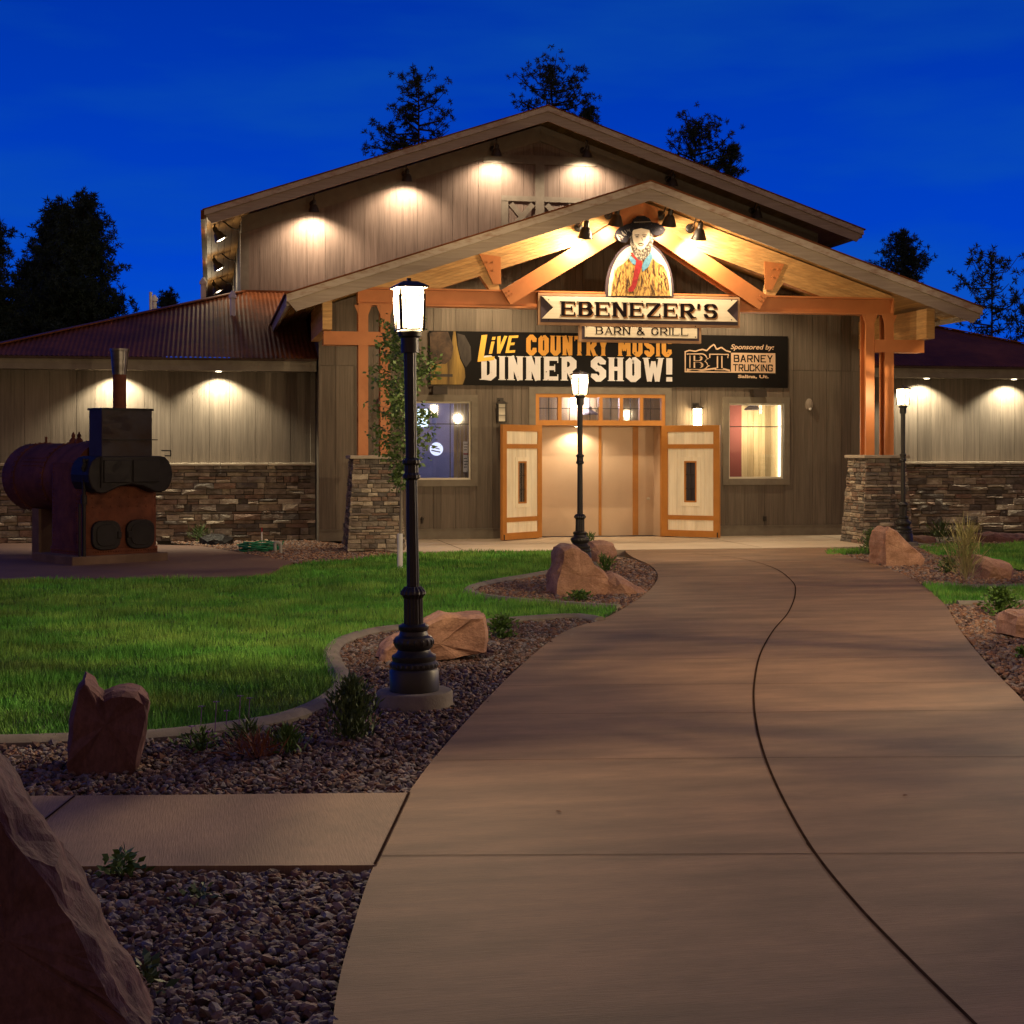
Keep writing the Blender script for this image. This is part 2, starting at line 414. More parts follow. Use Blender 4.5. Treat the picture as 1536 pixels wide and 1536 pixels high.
m_coat = M("painted_buckskin", (0.58, 0.34, 0.09), (0.13, 0.058, 0.022), (22, 22, 7), 0.6, lo=0.46, hi=0.58)
m_fringe = M("painted_fringe", (0.66, 0.42, 0.13), (0.50, 0.27, 0.06), (20, 20, 9), 0.6)
m_fringe_dk = M("painted_dark_folds", (0.055, 0.025, 0.016))
m_red = M("painted_red_scarf", (0.42, 0.028, 0.030), (0.26, 0.016, 0.022), (20, 20, 20), 0.5)
m_blue = M("painted_blue_scarf", (0.15, 0.36, 0.50), (0.09, 0.22, 0.36), (24, 24, 24), 0.5)

def add_light(name, kind, loc, energy, color=(1.0, 0.78, 0.48), parent=None, radius=0.04, size=None, blend=0.4, rot=None):
    d = bpy.data.lights.new(name, kind)
    d.energy = energy * LK; d.color = color
    d.shadow_soft_size = radius
    if kind == "SPOT":
        d.spot_size = size or R_(120); d.spot_blend = blend
    o = bpy.data.objects.new(name, d)
    COL.objects.link(o)
    if parent is not None:
        o.parent = parent
        o.location = Vector(loc) - origin_of(parent)
    else: o.location = loc
    if rot: o.rotation_euler = rot
    return o

# ================================================================== GROUND
def poly_xy(pts): return [(G(*p).x, G(*p).y) for p in pts]
def smooth_line(pts, n=8):
    """Catmull-Rom through 2-d or 3-d points"""
    pts = [Vector(p) for p in pts]
    out = []
    for i in range(len(pts) - 1):
        p0, p1, p2, p3 = pts[max(i - 1, 0)], pts[i], pts[i + 1], pts[min(i + 2, len(pts) - 1)]
        for k in range(n):
            t = k / n
            out.append(0.5 * ((2 * p1) + (p2 - p0) * t + (2 * p0 - 5 * p1 + 4 * p2 - p3) * t * t + (3 * p1 - p0 - 3 * p2 + p3) * t ** 3))
    out.append(pts[-1])
    return out
def inside(poly, xs, ys):
    r = np.zeros(len(xs), bool)
    n = len(poly)
    for i in range(n):
        x1, y1 = poly[i]; x2, y2 = poly[(i + 1) % n]
        c = ((y1 > ys) != (y2 > ys)) & (xs < (x2 - x1) * (ys - y1) / (y2 - y1 + 1e-12) + x1)
        r ^= c
    return r
def sheet(name, poly, z, mat):
    me = bpy.data.meshes.new(name)
    bm = bmesh.new()
    vsl = [bm.verts.new((x, y, z)) for x, y in poly]
    f = bm.faces.new(vsl)
    if f.normal.z < 0: f.normal_flip()
    bmesh.ops.triangulate(bm, faces=[f])
    bm.to_mesh(me); bm.free()
    for p in me.polygons:
        if p.normal.z < 0: p.flip()
    o = link_mesh(name, me, mat)
    tag(o, kind="structure")
    return o

gr = MB(); gr.add([(-1500, -1500, -0.09), (1500, -1500, -0.09), (1500, 1500, -0.09), (-1500, 1500, -0.09)], [(0, 1, 2, 3)])
tag(gr.build("ground", m_soil), kind="structure")

# ---- the curving path
L_px = [(520, 2600), (500, 1750), (498, 1560), (507, 1480), (527, 1400), (560, 1300), (612, 1190), (690, 1092), (775, 1004), (845, 948), (905, 928), (958, 898), (982, 876), (986, 860), (974, 847), (952, 837), (940, 829), (936, 822)]
R_px = [(1250, 822), (1258, 829), (1278, 837), (1325, 850), (1375, 872), (1415, 904), (1440, 945), (1480, 994), (1536, 1052), (1640, 1165), (1790, 1320), (2100, 1650), (2700, 2400)]
J_px = [(1040, 830), (1110, 838), (1160, 852), (1188, 872), (1193, 890), (1183, 918), (1160, 946), (1141, 980), (1132, 1020), (1131, 1060), (1140, 1112), (1163, 1175), (1212, 1265), (1280, 1352), (1370, 1446), (1470, 1545), (1640, 1720), (2000, 2150)]
pl = smooth_line([G(*p).xy for p in L_px]); pr = smooth_line([G(*p).xy for p in R_px])
pj = smooth_line([G(*p).xy for p in J_px], 10)
path_poly = [tuple(p) for p in pl] + [tuple(p) for p in pr]
mb = MB(); mb.slab(path_poly, -0.10, 0.0)
tag(mb.build("path", m_path), kind="structure")
def ribbon(line, w, z):
    v, f = [], []
    for i, p in enumerate(line):
        d = (line[min(i + 1, len(line) - 1)] - line[max(i - 1, 0)]).normalized()
        n = Vector((-d.y, d.x)) * w / 2
        v += [(p.x + n.x, p.y + n.y, z), (p.x - n.x, p.y - n.y, z)]
    f = [(2 * i, 2 * i + 1, 2 * i + 3, 2 * i + 2) for i in range(len(line) - 1)]
    return v, f
mb = MB()
mb.add(*ribbon(pj, 0.014, 0.004))
def cross_joint(a, b, w=0.006):
    ln = [G(*a).xy, G(*b).xy]
    mb.add(*ribbon(ln, w, 0.003))
for a, b in (((568, 1284), (1222, 1281)), ((1224, 1281), (1790, 1279)), ((655, 1141), (1146, 1137)), ((1150, 1137), (1600, 1135)),
             ((712, 1072), (1131, 1069)), ((1134, 1069), (1545, 1065)), ((752, 1029), (1131, 1026)), ((1135, 1026), (1505, 1023)),
             ((800, 990), (1136, 988)), ((1140, 988), (1470, 985)), ((850, 950), (1154, 948)), ((1160, 948), (1440, 946)),
             ((905, 929), (1174, 927)), ((1180, 927), (1425, 925)), ((952, 903), (1188, 901)), ((1194, 901), (1412, 900)), ((983, 878), (1190, 876))):
    cross_joint(a, b)
mb.add(*ribbon([G(1210, 1265).xy, G(1222, 1281).xy], 0.01, 0.003))
mb.add(*ribbon([G(614, 1190).xy, G(562, 1299).xy], 0.012, 0.008))
mb.add(*ribbon([G(112, 1196).xy, G(48, 1247).xy, G(-20, 1302).xy], 0.012, 0.008))
tag(mb.build("path_joint", m_joint), kind="structure")

# ---- side path on the left
sp = poly_xy([(-900, 1199), (30, 1195), (300, 1193), (611, 1190), (561, 1299), (300, 1300), (70, 1301), (-900, 1304)])
mb = MB(); mb.slab(sp, -0.10, 0.004)
tag(mb.build("side_path", m_side), kind="structure")

# ---- porch slab
PC = 7.42                       # centre line of the building
YW, YWING, YB = 28.68, 29.40, 34.0
YBF, YP, YT = 33.2, 25.15, 26.2 # gable fascia planes, truss plane
slab_poly = [(PC - 4.9, YW + 0.2), (PC - 4.9, 26.9), (PC - 4.3, 25.2), (7.0, 25.0), (9.0, 25.0), (PC + 5.3, 25.0), (PC + 5.5, YW + 0.2)]
mb = MB(); mb.slab(slab_poly, -0.1, 0.012)
tag(mb.build("porch_slab", m_slab), kind="structure")
mb = MB()
for xx in (PC - 3.2, PC - 0.6, PC + 2.0, PC + 4.4):
    mb.add(*ribbon([Vector((xx, 25.1)), Vector((xx, 28.5))], 0.012, 0.016))
mb.add(*ribbon([Vector((PC - 5, 26.9)), Vector((PC + 5.2, 26.9))], 0.012, 0.017))
tag(mb.build("slab_joint", m_joint), kind="structure")

# ---- boiler pad
pad = poly_xy([(-900, 869), (0, 868), (250, 867), (370, 864), (408, 858), (422, 850), (440, 842), (300, 818), (0, 812), (-900, 812)])
mb = MB(); mb.slab(pad, -0.1, -0.004)
tag(mb.build("boiler_pad", m_pad), kind="structure")

# ---- lawn outlines
K1_px = [(-500, 1118), (-200, 1113), (0, 1111), (110, 1108), (230, 1103), (330, 1092), (420, 1078), (478, 1056), (508, 1032), (510, 1012), (499, 990), (497, 974), (515, 960), (560, 947), (620, 940), (720, 934), (810, 927), (868, 925), (900, 930)]
K2_px = [(928, 911), (860, 907), (780, 901), (722, 894), (703, 887), (712, 880), (750, 871), (800, 863), (850, 852), (890, 840), (905, 833)]
k1 = smooth_line([G(*p).xy for p in K1_px], 8); k2 = smooth_line([G(*p).xy for p in K2_px], 8)
lawn_poly = [tuple(p) for p in k1] + poly_xy([(915, 920)]) + [tuple(p) for p in k2] + \
            poly_xy([(800, 827), (620, 830), (560, 836), (520, 841), (452, 846), (425, 853), (408, 862), (370, 867), (0, 871), (-500, 872)])
sheet("lawn", lawn_poly, -0.012, m_lawn)
KR1 = smooth_line([G(*p).xy for p in [(1436, 905), (1500, 905), (1560, 904), (1700, 903)]], 6)
KR2 = smooth_line([G(*p).xy for p in [(1395, 878), (1450, 880), (1500, 880), (1560, 878), (1640, 872)]], 6)
rl1 = [tuple(p) for p in KR1] + [tuple(p) for p in KR2[::-1]] + poly_xy([(1383, 877), (1399, 890), (1416, 905)])
rl2 = poly_xy([(1478, 817), (1540, 814), (1640, 812), (1720, 830), (1640, 856), (1540, 856), (1490, 846), (1470, 832)])
rl3 = poly_xy([(1240, 826), (1300, 822), (1310, 829), (1240, 832)])
rl4 = poly_xy([(1375, 818), (1470, 816), (1478, 828), (1460, 836), (1400, 832)])
sheet("lawn", rl1, -0.012, m_lawn); sheet("lawn", rl2, -0.012, m_lawn)

def kerb(line, w=0.15, h0=-0.1, h1=0.03):
    prof = [(-w / 2, h0), (-w / 2, h1 - 0.03), (-w / 4, h1), (w / 4, h1), (w / 2, h1 - 0.035), (w / 2, h0)]
    v, f = [], []
    for i, p in enumerate(line):
        d = (line[min(i + 1, len(line) - 1)] - line[max(i - 1, 0)]).normalized()
        n = Vector((-d.y, d.x))
        v += [(p.x + n.x * a, p.y + n.y * a, z) for a, z in prof]
    k = len(prof)
    for i in range(len(line) - 1):
        for j in range(k - 1):
            f.append((i * k + j, i * k + j + 1, (i + 1) * k + j + 1, (i + 1) * k + j))
    f += [list(range(k)), [(len(line) - 1) * k + j for j in range(k - 1, -1, -1)]]
    m = MB(); m.add(v, f)
    o = m.build("kerb", m_kerb, smooth=True)
    bm = bmesh.new(); bm.from_mesh(o.data); bmesh.ops.recalc_face_normals(bm, faces=bm.faces); bm.to_mesh(o.data); bm.free()
    return tag(o, kind="structure")
kerb(k1); kerb(k2); kerb(KR1); kerb(KR2)

# ---- grass blades
rng = np.random.default_rng(7)
GV, GF = [], []
def grass(poly, dens, h=(0.045, 0.085), wid=0.0045):
    a = np.array(poly)
    (x0, y0), (x1, y1) = a.min(0), a.max(0)
    n = int((x1 - x0) * (y1 - y0) * dens(0.0) )
    xs, ys = rng.uniform(x0, x1, n), rng.uniform(y0, y1, n)
    D = xs * SX + ys * CX
    u = (xs * CX - ys * SX) / np.maximum(D, 0.1)
    keep = inside(poly, xs, ys) & (np.abs(u) < 0.40) & (rng.random(n) < dens(D) / dens(0.0))
    xs, ys, D = xs[keep], ys[keep], D[keep]
    n = len(xs)
    ang = rng.uniform(0, 2 * np.pi, n)
    hh = rng.uniform(h[0], h[1], n) * (0.8 + 0.4 * np.sin(xs * 2.1 + 1.3 * np.sin(ys * 1.7)) ** 2)
    w = wid * (0.7 + 0.6 * rng.random(n)) * np.clip(D / 11, 0.8, 2.2)
    lean = rng.normal(0, 0.022, (n, 2))
    z0 = np.full(n, -0.015)
    b1 = np.stack([xs - w * np.cos(ang), ys - w * np.sin(ang), z0], 1)
    b2 = np.stack([xs + w * np.cos(ang), ys + w * np.sin(ang), z0], 1)
    tp = np.stack([xs + lean[:, 0], ys + lean[:, 1], z0 + hh], 1)
    v = np.stack([b1, b2, tp], 1).reshape(-1, 3)
    base = sum(len(q) for q in GV)
    GV.append(v); GF.append(np.arange(3 * n).reshape(-1, 3) + base)
dens = lambda D: 2600 * np.clip((11.0 / np.maximum(D, 11.0)) ** 1.5, 0.25, 1)
for pol in (lawn_poly, rl1, rl2, rl3, rl4): grass(pol, dens)
go = np_mesh("lawn_grass", np.concatenate(GV), np.concatenate(GF), m_grass)
tag(go, "short green lawn grass covering the ground on both sides of the path", "grass", kind="stuff")

# ---- gravel
def chip(rs, sub):
    bm = bmesh.new()
    bmesh.ops.create_icosphere(bm, subdivisions=sub, radius=1.0)
    for v in bm.verts:
        v.co *= rs.uniform(0.70, 1.22)
        v.co.x *= 1.4; v.co.z *= 0.66
    # chop a few flat faces
    for _ in range(6):
        nrm = Vector((rs.uniform(-1, 1), rs.uniform(-1, 1), rs.uniform(-1, 1))).normalized()
        k = rs.uniform(0.55, 0.8)
        for v in bm.verts:
            d = v.co.dot(nrm)
            if d > k: v.co -= nrm * (d - k)
    bm.verts.index_update()
    V = np.array([v.co[:] for v in bm.verts]); F = np.array([[q.index for q in f.verts] for f in bm.faces])
    bm.free()
    return V, F
rs = random.Random(3)
chips1 = [chip(rs, 1) for _ in range(10)]; chips2 = [chip(rs, 2) for _ in range(10)]
def gravel(polys, dens_, r0, r1, chips, mat, label, z=-0.035, holes=()):
    GVs, GFs, base = [], [], 0
    for poly in polys:
        a = np.array(poly); (x0, y0), (x1, y1) = a.min(0), a.max(0)
        n = int((x1 - x0) * (y1 - y0) * dens_)
        xs, ys = rng.uniform(x0, x1, n), rng.uniform(y0, y1, n)
        D = xs * SX + ys * CX; u = (xs * CX - ys * SX) / np.maximum(D, 0.1)
        k = inside(poly, xs, ys) & (np.abs(u) < 0.38)
        for h in holes: k &= ~inside(h, xs, ys)
        xs, ys = xs[k], ys[k]
        for x, y in zip(xs, ys):
            V, F = chips[rng.integers(len(chips))]
            r = rng.uniform(r0, r1) * (1.5 if rng.random() < 0.06 else 1.0)
            q = Matrix.Rotation(rng.uniform(0, 6.283), 3, 'Z') @ Matrix.Rotation(rng.normal(0, 0.45), 3, 'X') @ Matrix.Rotation(rng.normal(0, 0.45), 3, 'Y')
            GVs.append(V @ (np.array(q).T * r) + np.array([x, y, z + rng.uniform(0.0, 0.022)]))
            GFs.append(F + base); base += len(V)
    if not GVs: return
    o = np_mesh("gravel", np.concatenate(GVs), np.concatenate(GFs), mat)
    tag(o, label, "gravel", kind="stuff")

bed_near = poly_xy([(-300, 1306), (70, 1302), (300, 1302), (559, 1301), (545, 1340), (525, 1400), (506, 1478), (497, 1560), (497, 1620), (-300, 1620)])
k1w = [p for p in k1]
bed_mid = [tuple(p) for p in k1] + poly_xy([(903, 930), (845, 950), (775, 1006), (690, 1094), (612, 1189), (300, 1192), (30, 1194), (-500, 1198)])
bed_isle = [tuple(p) for p in k2] + poly_xy([(925, 834), (952, 839), (975, 848), (985, 860), (981, 876), (957, 898), (932, 911)])
bed_wall = poly_xy([(235, 809), (475, 810), (535, 818), (600, 822), (640, 826), (600, 830), (560, 835), (520, 840), (450, 844), (300, 817)])
bed_wall_far = poly_xy([(-200, 806), (235, 808), (235, 815), (-200, 813)])
bed_r1 = poly_xy([(1238, 832), (1310, 830), (1375, 818), (1400, 812), (1536, 806), (1700, 806), (1700, 812), (1478, 816), (1470, 832), (1490, 848), (1540, 857), (1640, 858), (1640, 871), (1560, 877), (1500, 879), (1396, 877), (1375, 870), (1325, 849), (1278, 836)])
bed_r2 = [tuple(p) for p in KR1] + poly_xy([(1700, 1200), (1536, 1048), (1480, 990), (1442, 944), (1420, 906)])
for i, pol in enumerate((bed_near, bed_mid, bed_isle, bed_wall, bed_wall_far, bed_r1, bed_r2)):
    sheet("gravel_bed", pol, -0.042, m_soil)
gravel([bed_near], 1900, 0.012, 0.0235, chips2, m_gravel_gy, "dark grey and purple gravel in the bed nearest the camera")
gravel([bed_mid], 1300, 0.013, 0.0255, chips1, m_gravel_gy, "brown and grey gravel between the side path and the kerbed lawn")
gravel([bed_isle, bed_r1, bed_r2, bed_wall, bed_wall_far], 640, 0.020, 0.034, chips1, m_gravel, "reddish gravel in the planting beds near the building and along the path's right side")

# ================================================================== THE BUILDING
B = empty("restaurant_building", (PC, YW, 0))
tag(B, "taupe sided barn restaurant with gabled timber porch, low stone based wings and rusty roofs", "building")

def planks(mb, x0, x1, zlo, zhi, y, th=0.02, holes=(), wmin=0.16, wmax=0.46, seed=1, gap=0.006, zsplit=None):
    """vertical boards; zlo/zhi are functions of x"""
    r = random.Random(seed)
    xs = [x0]
    while xs[-1] < x1 - wmin: xs.append(xs[-1] + r.uniform(wmin, wmax))
    xs[-1] = x1
    cuts = sorted(set(xs + [h[i] for h in holes for i in (0, 1) if x0 < h[i] < x1]))
    for a, b in zip(cuts[:-1], cuts[1:]):
        if b - a < 0.012: continue
        ga = a + (gap / 2 if a in xs else 0); gb = b - (gap / 2 if b in xs else 0)
        mid = (a + b) / 2
        segs = [(None, None)]
        for h in holes:
            if h[0] <= mid <= h[1]:
                ns = []
                for lo_, hi_ in segs:
                    l = zlo(mid) if lo_ is None else lo_; t = zhi(mid) if hi_ is None else hi_
                    if h[3] <= l or h[2] >= t: ns.append((lo_, hi_)); continue
                    if h[2] > l + 0.01: ns.append((lo_, h[2]))
                    if h[3] < t - 0.01: ns.append((h[3], hi_))
                segs = ns
        if zsplit is not None:
            ns = []
            for lo_, hi_ in segs:
                l = zlo(mid) if lo_ is None else lo_; t = zhi(mid) if hi_ is None else hi_
                if l < zsplit - 0.02 and t > zsplit + 0.02: ns += [(lo_, zsplit - 0.005), (zsplit + 0.005, hi_)]
                else: ns.append((lo_, hi_))
            segs = ns
        dy = r.uniform(-0.003, 0.003)
        for lo_, hi_ in segs:
            la, lb = (zlo(ga), zlo(gb)) if lo_ is None else (lo_, lo_)
            ta, tb = (zhi(ga), zhi(gb)) if hi_ is None else (hi_, hi_)
            mb.prism([(ga, la), (gb, lb), (gb, tb), (ga, ta)], y + dy, y + th)

# ---- main barn
BW, BO = 6.74, 7.54               # half width of the wall, of the roof
BPK = 9.44                        # top of the roof at the peak
BS = 0.339
b_top = lambda X: BPK - BS * abs(X - PC)
mb = MB()
planks(mb, PC - BW, PC + BW, lambda X: 4.2, lambda X: b_top(X) - 0.62, YB, 0.025, seed=11, wmin=0.22, wmax=0.62)
mb.build("barn_gable_siding", m_siding, B)
mb = MB()
mb.prism([(PC - BW + .01, 3.0), (PC + BW - .01, 3.0), (PC + BW - .01, b_top(PC + BW) - 0.3), (PC, BPK - 0.3), (PC - BW + .01, b_top(PC - BW) - 0.3)], YB + 0.026, YB + 0.2)
mb.box(PC - BW, PC - BW + 0.2, YB + 0.2, YB + 20, 3.0, b_top(PC - BW) - 0.3)
mb.box(PC + BW - 0.2, PC + BW, YB + 0.2, YB + 20, 3.0, b_top(PC + BW) - 0.3)
mb.box(PC - BW + 0.2, PC + BW - 0.2, YB + 19.8, YB + 20, 0, 7.0)
mb.build("barn_wall", m_siding_dk, B)
# frieze board under the rake, corner boards
mb = MB()
for s in (-1, 1):
    q = [(PC, BPK - 0.30), (PC + s * BW, b_top(PC + BW) - 0.30), (PC + s * BW, b_top(PC + BW) - 0.66), (PC, BPK - 0.66)]
    mb.prism([(PC + s * 0.0015, q[0][1])] + q[1:3] + [(PC + s * 0.0015, q[3][1])], YB - 0.022, YB + 0.012)
    mb.box(*(sorted((PC + s * (BW - 0.16), PC + s * (BW + 0.02)))), YB - 0.018, YB + 0.02, 4.3, b_top(PC + BW) - 0.66)
mb.build("frieze_board", m_trim, B)
# loft door trim
ld = MB()
zt = PZ(810, 247, YB); xl, xm0, xm1, xr = PX(757, YB), PX(803, YB), PX(816, YB), PX(866, YB)
zb, zm = 5.9, PZ(810, 303, YB)
ld.box(xl - 0.5, xr + 0.45, YB - 0.03, YB, zt, zt + 0.2)
ld.box(xl - 0.08, xl + 0.08, YB - 0.03, YB, zb, zm); ld.box(xr - 0.08, xr + 0.08, YB - 0.03, YB, zb, zm)
ld.box(xm0, xm1, YB - 0.033, YB, zb, zt)
ld.box(xl - 0.08, xm0, YB - 0.035, YB, zm, zm + 0.12); ld.box(xm1, xr + 0.08, YB - 0.035, YB, zm, zm + 0.12)
for a, b in ((xl + 0.08, xm0), (xm1, xr - 0.08)):
    m_ = (a + b) / 2
    ld.bar((a + 0.06, YB - 0.012, zm - 0.06), (b - 0.06, YB - 0.012, zm - 0.66), 0.03, 0.12, up=(0.5, 0, 1))
    ld.bar((b - 0.06, YB - 0.016, zm - 0.06), (a + 0.06, YB - 0.016, zm - 0.66), 0.03, 0.12, up=(-0.5, 0, 1))
ld.build("loft_door_trim", m_trim, B)

def gable_roof(pk, slope, half, yf, yb, t_deck, names, fas_up, fas_lo, eave_back=None):
    top = lambda X: pk - slope * abs(X - PC)
    met, dk, fu, fl = MB(), MB(), MB(), MB()
    th = math.atan(slope)
    for s in (-1, 1):
        e_ = PC + s * half
        met.prism([(PC, pk), (e_ + s * 0.04, top(PC + half + 0.04)), (e_ + s * 0.04, top(PC + half + 0.04) - 0.025), (PC, pk - 0.025)], yf - 0.05, yb)
        # boarded underside, planks running front to back
        n = int(half / 0.16)
        for i in range(n):
            a, b = PC + s * half * i / n, PC + s * half * (i + 1) / n
            g = 0.004 * s
            dk.prism([(a + g, top(a) - t_deck), (b - g, top(b) - t_deck), (b - g, top(b) - 0.03), (a + g, top(a) - 0.03)], yf + 0.06, yb)
        fu.prism([(PC, pk - 0.027), (e_, top(e_) - 0.027), (e_, top(e_) - 0.027 - fas_up), (PC, pk - 0.027 - fas_up)], yf - 0.03, yf + 0.055)
        fl.prism([(PC, pk - 0.029 - fas_up), (e_ - s * 0.02, top(e_ - s * .02) - 0.029 - fas_up), (e_ - s * 0.16, top(e_ - s * .16) - 0.029 - fas_up - fas_lo), (PC, pk - 0.029 - fas_up - fas_lo)], yf, yf + 0.05)
        # eave fascia running back
        fl.prism([(e_ - s * 0.05, top(e_) - 0.03), (e_ - s * 0.001, top(e_) - 0.03), (e_ - s * 0.001, top(e_) - 0.03 - fas_up - 0.06), (e_ - s * 0.05, top(e_) - 0.03 - fas_up - 0.06)], yf + 0.06, eave_back or yb)
    met.build(names[0], m_rust, B); dk.build(names[1], m_pine, B)
    fu.build(names[2], m_rustedge, B); fl.build(names[3], m_fascia, B)
gable_roof(BPK, BS, BO, YBF, YB + 20.6, 0.14, ("barn_roof", "barn_soffit", "barn_roof_edge", "barn_fascia"), 0.12, 0.215)
mb = MB()
a = PC - BO
mb.box(a - 0.075, a + 0.01, YBF + 0.0, YB + 20, b_top(PC + BO) - 0.23, b_top(PC + BO) - 0.03)
mb.build("rain_gutter", m_rust, B)

# ---- wings: walls, stone base, cap
def stones(mb, o, ex, ez, W, H, seed, taper=None, lmin=0.13, lmax=0.58, hmin=0.035, hmax=0.145, proud=0.085):
    """stacked ledge stone on the face o + ex*a + ez*b; taper(b) gives (a0,a1)"""
    r = random.Random(seed)
    o, ex, ez = Vector(o), Vector(ex).normalized(), Vector(ez).normalized()
    nrm = ex.cross(ez).normalized()
    z = 0.0
    while z < H - 0.012:
        h = min(r.uniform(hmin, hmax), H - z)
        if H - z - h < 0.03: h = H - z
        a0, a1 = taper(z + h / 2) if taper else (0, W)
        a = a0 - r.uniform(0, 0.2) * 0
        while a < a1 - 0.02:
            l = min(r.uniform(lmin, lmax) * (1.2 if h < .06 else 0.9), a1 - a)
            if a1 - a - l < 0.06: l = a1 - a
            sub = [(z, h)] if h < 0.085 or r.random() < 0.6 else [(z, h * 0.5), (z + h * 0.5, h * 0.5)]
            for zz, hh in sub:
                d = r.uniform(0.006, proud)
                g = 0.005
                j = lambda k=0.010: r.uniform(-k, k)
                pts = []
                for (aa, bb) in ((a + g, zz + g), (a + l - g, zz + g), (a + l - g, zz + hh - g), (a + g, zz + hh - g)):
                    pts.append(o + ex * aa + ez * bb - nrm * 0.02)
                ma = 0.5
                fr = []
                for (aa, bb) in ((a + g, zz + g), (a + l * (0.5 + j(.2)), zz + g), (a + l - g, zz + g), (a + l - g, zz + hh - g), (a + l * (0.5 + j(.2)), zz + hh - g), (a + g, zz + hh - g)):
                    fr.append(o + ex * (aa + j(0.006)) + ez * (bb + j(0.005)) + nrm * (d + j(0.009)))
                c = o + ex * (a + l * (0.5 + j(0.2))) + ez * (zz + hh * (0.5 + j(0.2))) + nrm * (d + r.uniform(0.0, 0.022))
                v = pts + fr + [c]
                f = [(4 + i, 4 + (i + 1) % 6, 10) for i in range(6)]
                f += [(0, 1, 6, 5, 4), (1, 2, 7, 6), (2, 3, 9, 8, 7), (3, 0, 4, 9)]
                mb.add(v, f)
            a += l
        z += h
ZE = 3.20
SL = 1.46
EAVE_Y, EAVE_Z, RS = 28.80, 3.43, 0.338
for s in (-1, 1):
    xa, xb = sorted((PC + s * 5.44, PC + s * 11.7))
    mb = MB(); planks(mb, xa, xb, lambda X: SL - 0.02, lambda X: ZE + 0.02, YWING, 0.025, seed=21 + s, wmin=0.28, wmax=0.50)
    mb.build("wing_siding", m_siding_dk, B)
    mb = MB(); mb.box(xa, xb, YWING + 0.026, YWING + 0.2, 0, ZE + 0.1)
    xo = PC + s * 11.7
    mb.box(min(xo, xo - s * 0.2), max(xo, xo - s * 0.2), YWING + 0.2, YB + 12, 0, ZE + 0.1)
    mb.build("wing_wall", m_siding_dk, B)
    mb = MB(); mb.box(xa, xb, YWING - 0.10, YWING - 0.001, -0.1, SL - 0.04); mb.build("stone_backing", m_mortar, B)
    mb = MB(); stones(mb, (xa, YWING - 0.10, 0.0), (1, 0, 0), (0, 0, 1), xb - xa, SL - 0.045, 31 + s)
    mb.build("ledge_stone_base", m_stone, B)
    mb = MB(); 
    n = 7
    for i in range(n):
        p0, p1 = xa + (xb - xa) * i / n, xa + (xb - xa) * (i + 1) / n
        mb.box(p0 + 0.003, p1 - 0.003, YWING - 0.215, YWING - 0.004, SL - 0.042, SL + 0.008)
    mb.build("stone_ledge_cap", m_cap, B, bevel=0.008)
    # soffit and fascia
    mb = MB()
    mb.box(xa, xb + (0.5 if s > 0 else 0) , EAVE_Y + 0.03, YWING + 0.03, ZE, ZE + 0.03)
    mb.build("wing_soffit", m_trim, B)
    xo2 = PC + s * (BW + 5.2)
    mb = MB()
    fa, fb = sorted((PC + s * 5.45, xo2))
    mb.box(fa, fb, EAVE_Y, EAVE_Y + 0.03, ZE - 0.01, EAVE_Z - 0.05)
    mb.box(fa, fb, EAVE_Y - 0.012, EAVE_Y, EAVE_Z - 0.13, EAVE_Z - 0.05)
    mb.build("wing_fascia", m_trim, B)
    mb = MB(); mb.box(fa, fb, EAVE_Y - 0.07, EAVE_Y + 0.03, EAVE_Z - 0.048, EAVE_Z - 0.005)
    mb.build("drip_edge", m_gutter, B)
    # corner trim where wing meets porch block
    mb = MB(); xx = PC + s * 5.44
    mb.box(min(xx, xx + s * .09), max(xx, xx + s * .09), YWING - 0.135, YWING - 0.001 + 0.0, 0.0, ZE)
    mb.build("corner_trim", m_trim, B)
    # corrugated front slope, cut by the hip
    V, F = [], []
    pitch = 0.088
    x_in, x_out = PC + s * 3.0, xo2
    nx = int(abs(x_out - x_in) / pitch * 4)
    ny = 14
    for i in range(nx + 1):
        X = x_in + (x_out - x_in) * i / nx
        run = min(5.2, abs(x_out - X))
        for j in range(ny + 1):
            t = run * j / ny
            V.append((X, EAVE_Y - 0.06 + t, EAVE_Z + RS * t + 0.011 * math.sin(2 * math.pi * i / 4 + 0.6)))
    for i in range(nx):
        for j in range(ny):
            q = (i * (ny + 1) + j, (i + 1) * (ny + 1) + j, (i + 1) * (ny + 1) + j + 1, i * (ny + 1) + j + 1)
            F.append(q if s > 0 else q[::-1])
    mb = MB(); mb.add(V, F)
    wr = mb.build("wing_roof", m_rust, B, smooth=True)
    # side slope beyond the hip
    mb = MB()
    V, F = [], []
    for i in range(120):
        Y = EAVE_Y - 0.06 + i * 0.15
        run = min(5.2, max(0.0, Y - (EAVE_Y - 0.06)))
        V += [(xo2, Y, EAVE_Z + 0.012 * (i % 2)), (xo2 - s * run, Y, EAVE_Z + RS * run + 0.012 * (i % 2))]
    F = [(2 * i, 2 * i + 1, 2 * i + 3, 2 * i + 2) for i in range(119)]
    mb.add(V, F); mb.build("side_roof", m_rust, B)
    # hip cap and roof flashing
    mb = MB()
    mb.bar((xo2, EAVE_Y - 0.06, EAVE_Z + 0.02), (PC + s * BW, EAVE_Y - 0.06 + 5.2, EAVE_Z + RS * 5.2 + 0.02), 0.24, 0.025)
    mb.build("hip_cap", m_rust, B)
    mb = MB()
    z = EAVE_Z + RS * 5.2
    a, b = sorted((PC + s * 5.0, PC + s * BW))
    mb.box(a, b, YB - 0.06, YB - 0.024, z - 0.03, z + 0.05)
    mb.build("roof_flashing", m_rust, B)

